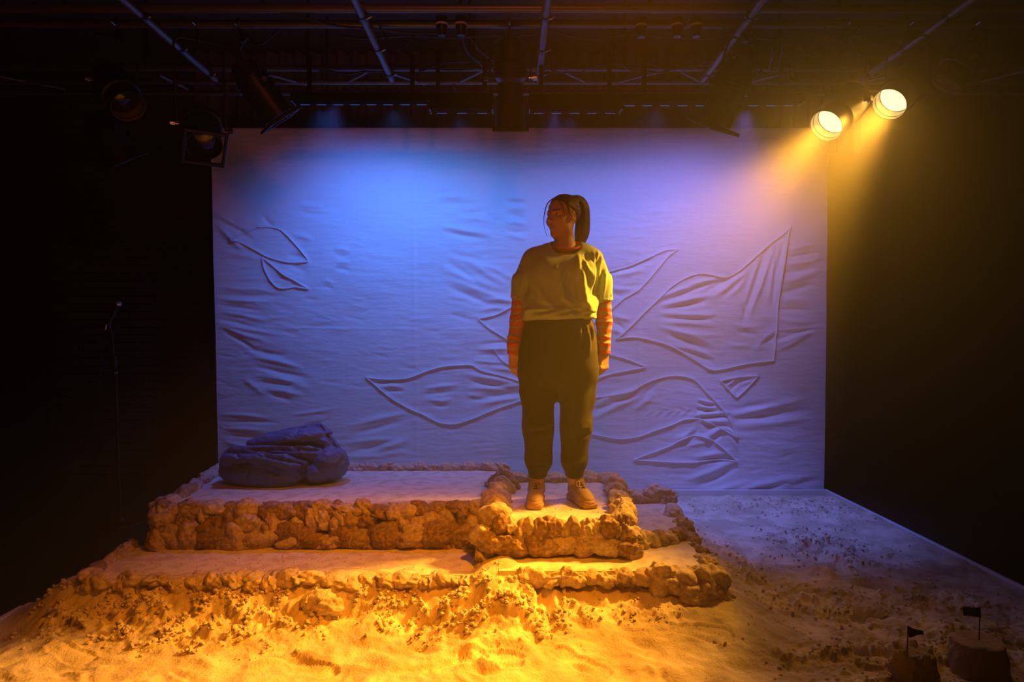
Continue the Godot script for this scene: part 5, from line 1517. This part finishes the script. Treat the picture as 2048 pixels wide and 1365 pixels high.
func rig() -> void:
	var grid := thing("lighting_grid", "steel pipe lighting grid with braces hung under the dark ceiling", "lighting rig")
	for y in [[17, 0.025], [48, 0.025], [136, 0.023], [164, 0.02], [186, 0.02]]:
		var d: float = -gp(1024, y[0]).z
		part("pipe", B.new().tube([Vector3(-4.45, GRID, -d), Vector3(-1.5, GRID, -d), Vector3(1.5, GRID, -d), Vector3(4.15, GRID, -d)], y[1], 14).mesh(), M.steel, grid)
	for x: float in [-2.15, -0.87, 0.195, 1.385, 2.54]:
		var z0 := gp(1024, 17).z; var z1 := gp(1024, 140).z
		part("pipe", B.new().tube([Vector3(x, GRID - 0.045, 0.5), Vector3(x, GRID - 0.045, z0), Vector3(x, GRID - 0.045, z1 - 0.06)], 0.024, 14).mesh(), M.steel, grid)
		for z: float in [z0 - 0.45, z0, z1 + 0.05]:
			var c := B.new()
			c.tube([Vector3(x, GRID - 0.045, z - 0.018), Vector3(x, GRID - 0.045, z + 0.018)], 0.030, 14)
			c.box(Vector3(0.03, 0.07, 0.03), Transform3D(Basis(), Vector3(x, GRID - 0.005, z)), 0.004)
			part("pipe_clamp", c.mesh(), M.dark_metal, grid)
			part("clamp_lever", B.new().tube([Vector3(x - 0.03, GRID - 0.05, z), Vector3(x + 0.03, GRID - 0.065, z + 0.01), Vector3(x + 0.055, GRID - 0.05, z + 0.01)], 0.0055, 6).mesh(), M.chrome, grid)
	for q in [[318, 150, 375, 178], [515, 143, 620, 170], [690, 166, 735, 143], [770, 142, 850, 168], [912, 167, 968, 140], [1122, 140, 1178, 167], [1230, 165, 1322, 142], [1362, 142, 1410, 168], [1505, 162, 1570, 146], [1690, 172, 1790, 150], [1925, 172, 2048, 142], [0, 153, 130, 178]]:
		part("brace", B.new().tube([gp(q[0], q[1]), gp(q[2], q[3])], 0.013, 10).mesh(), M.steel, grid)
	for x: float in [-2.6, -1.45, -0.3, 0.8, 1.9]:
		part("hanger", B.new().tube([Vector3(x, GRID, gp(0, 136).z), Vector3(x, 3.86, gp(0, 136).z)], 0.012, 8).mesh(), M.dark_metal, grid)
		part("hanger", B.new().tube([Vector3(x, GRID, gp(0, 17).z), Vector3(x, 3.86, gp(0, 17).z)], 0.012, 8).mesh(), M.dark_metal, grid)
		part("hanger", B.new().tube([Vector3(x, GRID, gp(0, 186).z), Vector3(x, 3.86, gp(0, 186).z)], 0.012, 8).mesh(), M.dark_metal, grid)
	# cables: looped from pipe to pipe
	var r := RandomNumberGenerator.new(); r.seed = 5
	var runs := [[560, 20, 880, 52, 0.03], [690, 60, 1010, 60, 0.02], [760, 45, 830, 50, 0.14], [920, 58, 975, 140, 0.02], [930, 58, 1010, 110, 0.06], [1010, 60, 1090, 50, 0.02], [1090, 50, 1290, 58, 0.03], [1195, 48, 1260, 49, 0.13], [1290, 60, 1480, 50, 0.03], [1340, 60, 1380, 20, 0.02], [840, 130, 1000, 122, -0.04], [860, 128, 1100, 120, 0.02], [1180, 125, 1340, 130, -0.03], [1240, 122, 1350, 128, 0.03], [1340, 130, 1480, 100, 0.01], [1345, 132, 1440, 100, 0.03], [1480, 90, 1500, 120, 0.12], [1500, 92, 1530, 95, 0.16], [1540, 85, 1545, 140, 0.03], [1560, 80, 1570, 140, 0.05], [1575, 85, 1590, 92, 0.22], [1600, 75, 1660, 60, 0.10], [1450, 50, 1640, 60, 0.04], [1640, 60, 1840, 56, 0.05], [1700, 70, 1780, 100, 0.05], [640, 132, 770, 130, 0.03], [690, 164, 780, 186, 0.02], [905, 164, 920, 186, 0.03], [1000, 95, 1060, 112, 0.03], [1650, 30, 1720, 45, 0.08], [470, 60, 560, 50, 0.08], [1080, 120, 1170, 130, 0.05]]
	for q: Array in runs:
		var a := gp(q[0], q[1]); var b := gp(q[2], q[3])
		var path := []
		for k in 17:
			var u := k / 16.0
			path.append(a.lerp(b, u) + Vector3(0.012 * sin(u * 7.0 + q[0]), -0.03 - q[4] * 4.0 * u * (1.0 - u) + 0.008 * sin(u * 11.0 + q[1]), 0.02 * sin(u * 5.0 + q[0])))
		tag(part("cable", B.new().tube(path, r.randf_range(0.005, 0.008), 6).mesh(), M.cable, self), "thin black cable slung between the pipes of the overhead lighting grid", "cable", "cables on the lighting grid")
	# connectors strapped to the second pipe
	for q in [[885, 40, "leftmost"], [923, 40, "second"], [1280, 43, "third"], [1351, 42, "fourth"], [1389, 42, "rightmost"]]:
		var t := thing("cable_connector", "small grey plug connector on the second overhead pipe, %s of five" % q[2], "connector", gp(q[0], q[1] + 3) + Vector3(0, -0.045, 0.04), "connectors on the second pipe")
		part("plug_body", B.new().lathe([Vector2(0, 0.05), Vector2(0.036, 0.05), Vector2(0.036, 0.0), Vector2(0.026, -0.035), Vector2(0.024, -0.06), Vector2(0, -0.06)], 18).mesh(), M.dark_metal, t)
		part("plug_band", B.new().lathe([Vector2(0.0365, 0.012), Vector2(0.038, 0.012), Vector2(0.038, 0.0), Vector2(0.0365, 0.0)], 18).mesh(), M.plain_white, t)
	# light battens hung below the pipes, their lenses turned away from the camera
	var bat := [[588, 858, 190, 205, "dark strip light batten over the left half of the backdrop"], [862, 984, 190, 222, "short deep batten left of the central hanging lantern"], [1060, 1240, 192, 222, "deep batten right of the central hanging lantern"], [1244, 1602, 192, 207, "long dark strip light batten over the right half of the backdrop"]]
	for q: Array in bat:
		var d := 4.66
		var a := at(q[0], q[2], d); var b := at(q[1], q[3], d)
		var t := thing("light_batten", q[4], "batten light", Vector3((a.x + b.x) / 2, (a.y + b.y) / 2, -d))
		var s := Vector3(b.x - a.x, a.y - b.y, 0.10)
		part("housing", B.new().box(s, Transform3D(), 0.006).mesh(), M.batten, t)
		var cells := maxi(int(s.x / 0.115), 2)
		var bm := mat(Color(0.2, 0.25, 0.4), 0.3)
		bm.emission_enabled = true; bm.emission = Color(0.3, 0.5, 1.0); bm.emission_energy_multiplier = 0.5
		for k in cells:
			part("lamp_lens", B.new().box(Vector3(0.07, 0.012, 0.05), Transform3D(Basis(Vector3.RIGHT, PI / 2), Vector3((k + 0.5 - cells / 2.0) * s.x / cells, -s.y / 2 + 0.026, -0.052)), 0.003).mesh(), bm, t)
		for g: float in [-1.0, 1.0]:
			part("end_plate", B.new().box(Vector3(0.008, s.y + 0.012, 0.112), Transform3D(Basis(), Vector3(g * (s.x / 2 + 0.004), 0, 0)), 0.003).mesh(), M.dark_metal, t)
			var top := GRID - t.position.y
			part("hanger_strap", B.new().box(Vector3(0.03, top - s.y / 2 + 0.02, 0.006), Transform3D(Basis(), Vector3(g * s.x * 0.38, (top + s.y / 2) / 2, 0.02)), 0.001).mesh(), M.dark_metal, t)
	# ---- lanterns in view
	var hang := func(px: float, py: float) -> Vector3: return gp(px, py)
	lantern("black profile lantern hanging from a yoke above the standing person", at(1021, 250, 4.25), Vector3(0, -0.93, -0.36), 0.094, 0.50, 0, hang.call(1019, 48))
	lantern("black lantern on a slanting yoke, silhouetted left of the lit amber lanterns", at(1432, 240, 4.3), Vector3(-0.30, -0.86, -0.42), 0.105, 0.36, 2, hang.call(1500, 50))
	lantern("dark lantern tilted to the right over the backdrop's upper left corner", at(553, 228, 4.3), Vector3(0.52, -0.78, -0.36), 0.10, 0.34, 2, hang.call(478, 50))
	lantern("dark lantern overlapping the upper left corner of the backdrop", at(408, 288, 4.1), Vector3(0.25, -0.60, 0.42), 0.105, 0.30, 2, hang.call(395, 48))
	lantern("dark lantern with a faint orange glint, high at the far left", at(248, 200, 4.1), Vector3(0.55, -0.60, 0.36), 0.10, 0.28, 1, hang.call(236, 48))
	lantern("dark lantern lowest at the far left, before the brick wall", at(240, 312, 4.7), Vector3(0.3, -0.75, -0.35), 0.11, 0.30, 2, hang.call(245, 136))
	lantern("dark lantern with a small yellow tag, highest at the far right", at(1905, 150, 4.35), Vector3(-0.5, -0.66, -0.1), 0.10, 0.30, 1, hang.call(1945, 48))
	part("paper_tag", B.new().box(Vector3(0.06, 0.018, 0.003), Transform3D(Basis(Vector3.BACK, 0.5), Vector3(0.045, 0.06, 0.13)), 0.001).mesh(), mat(Color(0.75, 0.62, 0.25), 0.8), get_node("stage_lantern_006"))
	# ---- lit lanterns: each lens stands just behind its light
	var back := func(l: Vector3, d: Vector3) -> Vector3: return l - d.normalized() * 0.09
	lantern("lit amber lantern, the lower left one of the bright pair", back.call(AMBER_A, AMBER_A_TO), AMBER_A_TO, 0.10, 0.30, 1, Vector3(AMBER_A.x + 0.15, GRID, AMBER_A.z - 0.06), Color(1.0, 0.86, 0.55), 3.0)
	lantern("lit amber lantern, the upper right one of the bright pair", back.call(AMBER_B, AMBER_B_TO), AMBER_B_TO, 0.10, 0.30, 1, Vector3(AMBER_B.x + 0.15, GRID, AMBER_B.z - 0.06), Color(1.0, 0.86, 0.55), 3.0)
	lantern("lit amber lantern high above the front edge of the sand", back.call(FRONT_AMBER, FRONT_TO - FRONT_AMBER), FRONT_TO - FRONT_AMBER, 0.10, 0.30, 1, FRONT_AMBER + Vector3(0.1, 0.42, 0.1), Color(1.0, 0.8, 0.35), 4.0)
	lantern("dim red wash lantern high near the audience side", back.call(WASH, WASH_TO - WASH), WASH_TO - WASH, 0.10, 0.30, 1, WASH + Vector3(0.0, 0.42, 0.1), Color(1.0, 0.5, 0.3), 0.6)
	lantern("dim amber lantern close under the ceiling at the front", back.call(SKIM, SKIM_TO - SKIM), SKIM_TO - SKIM, 0.07, 0.2, 2, SKIM + Vector3(0.0, 0.12, 0.12), Color(1.0, 0.6, 0.3), 0.6)
	part("pipe", B.new().tube([Vector3(-4.45, 3.72, -1.8), Vector3(4.15, 3.72, -1.8)], 0.024, 12).mesh(), M.steel, grid)
	part("pipe", B.new().tube([Vector3(-4.45, 3.72, -0.5), Vector3(4.15, 3.72, -0.5)], 0.024, 12).mesh(), M.steel, grid)
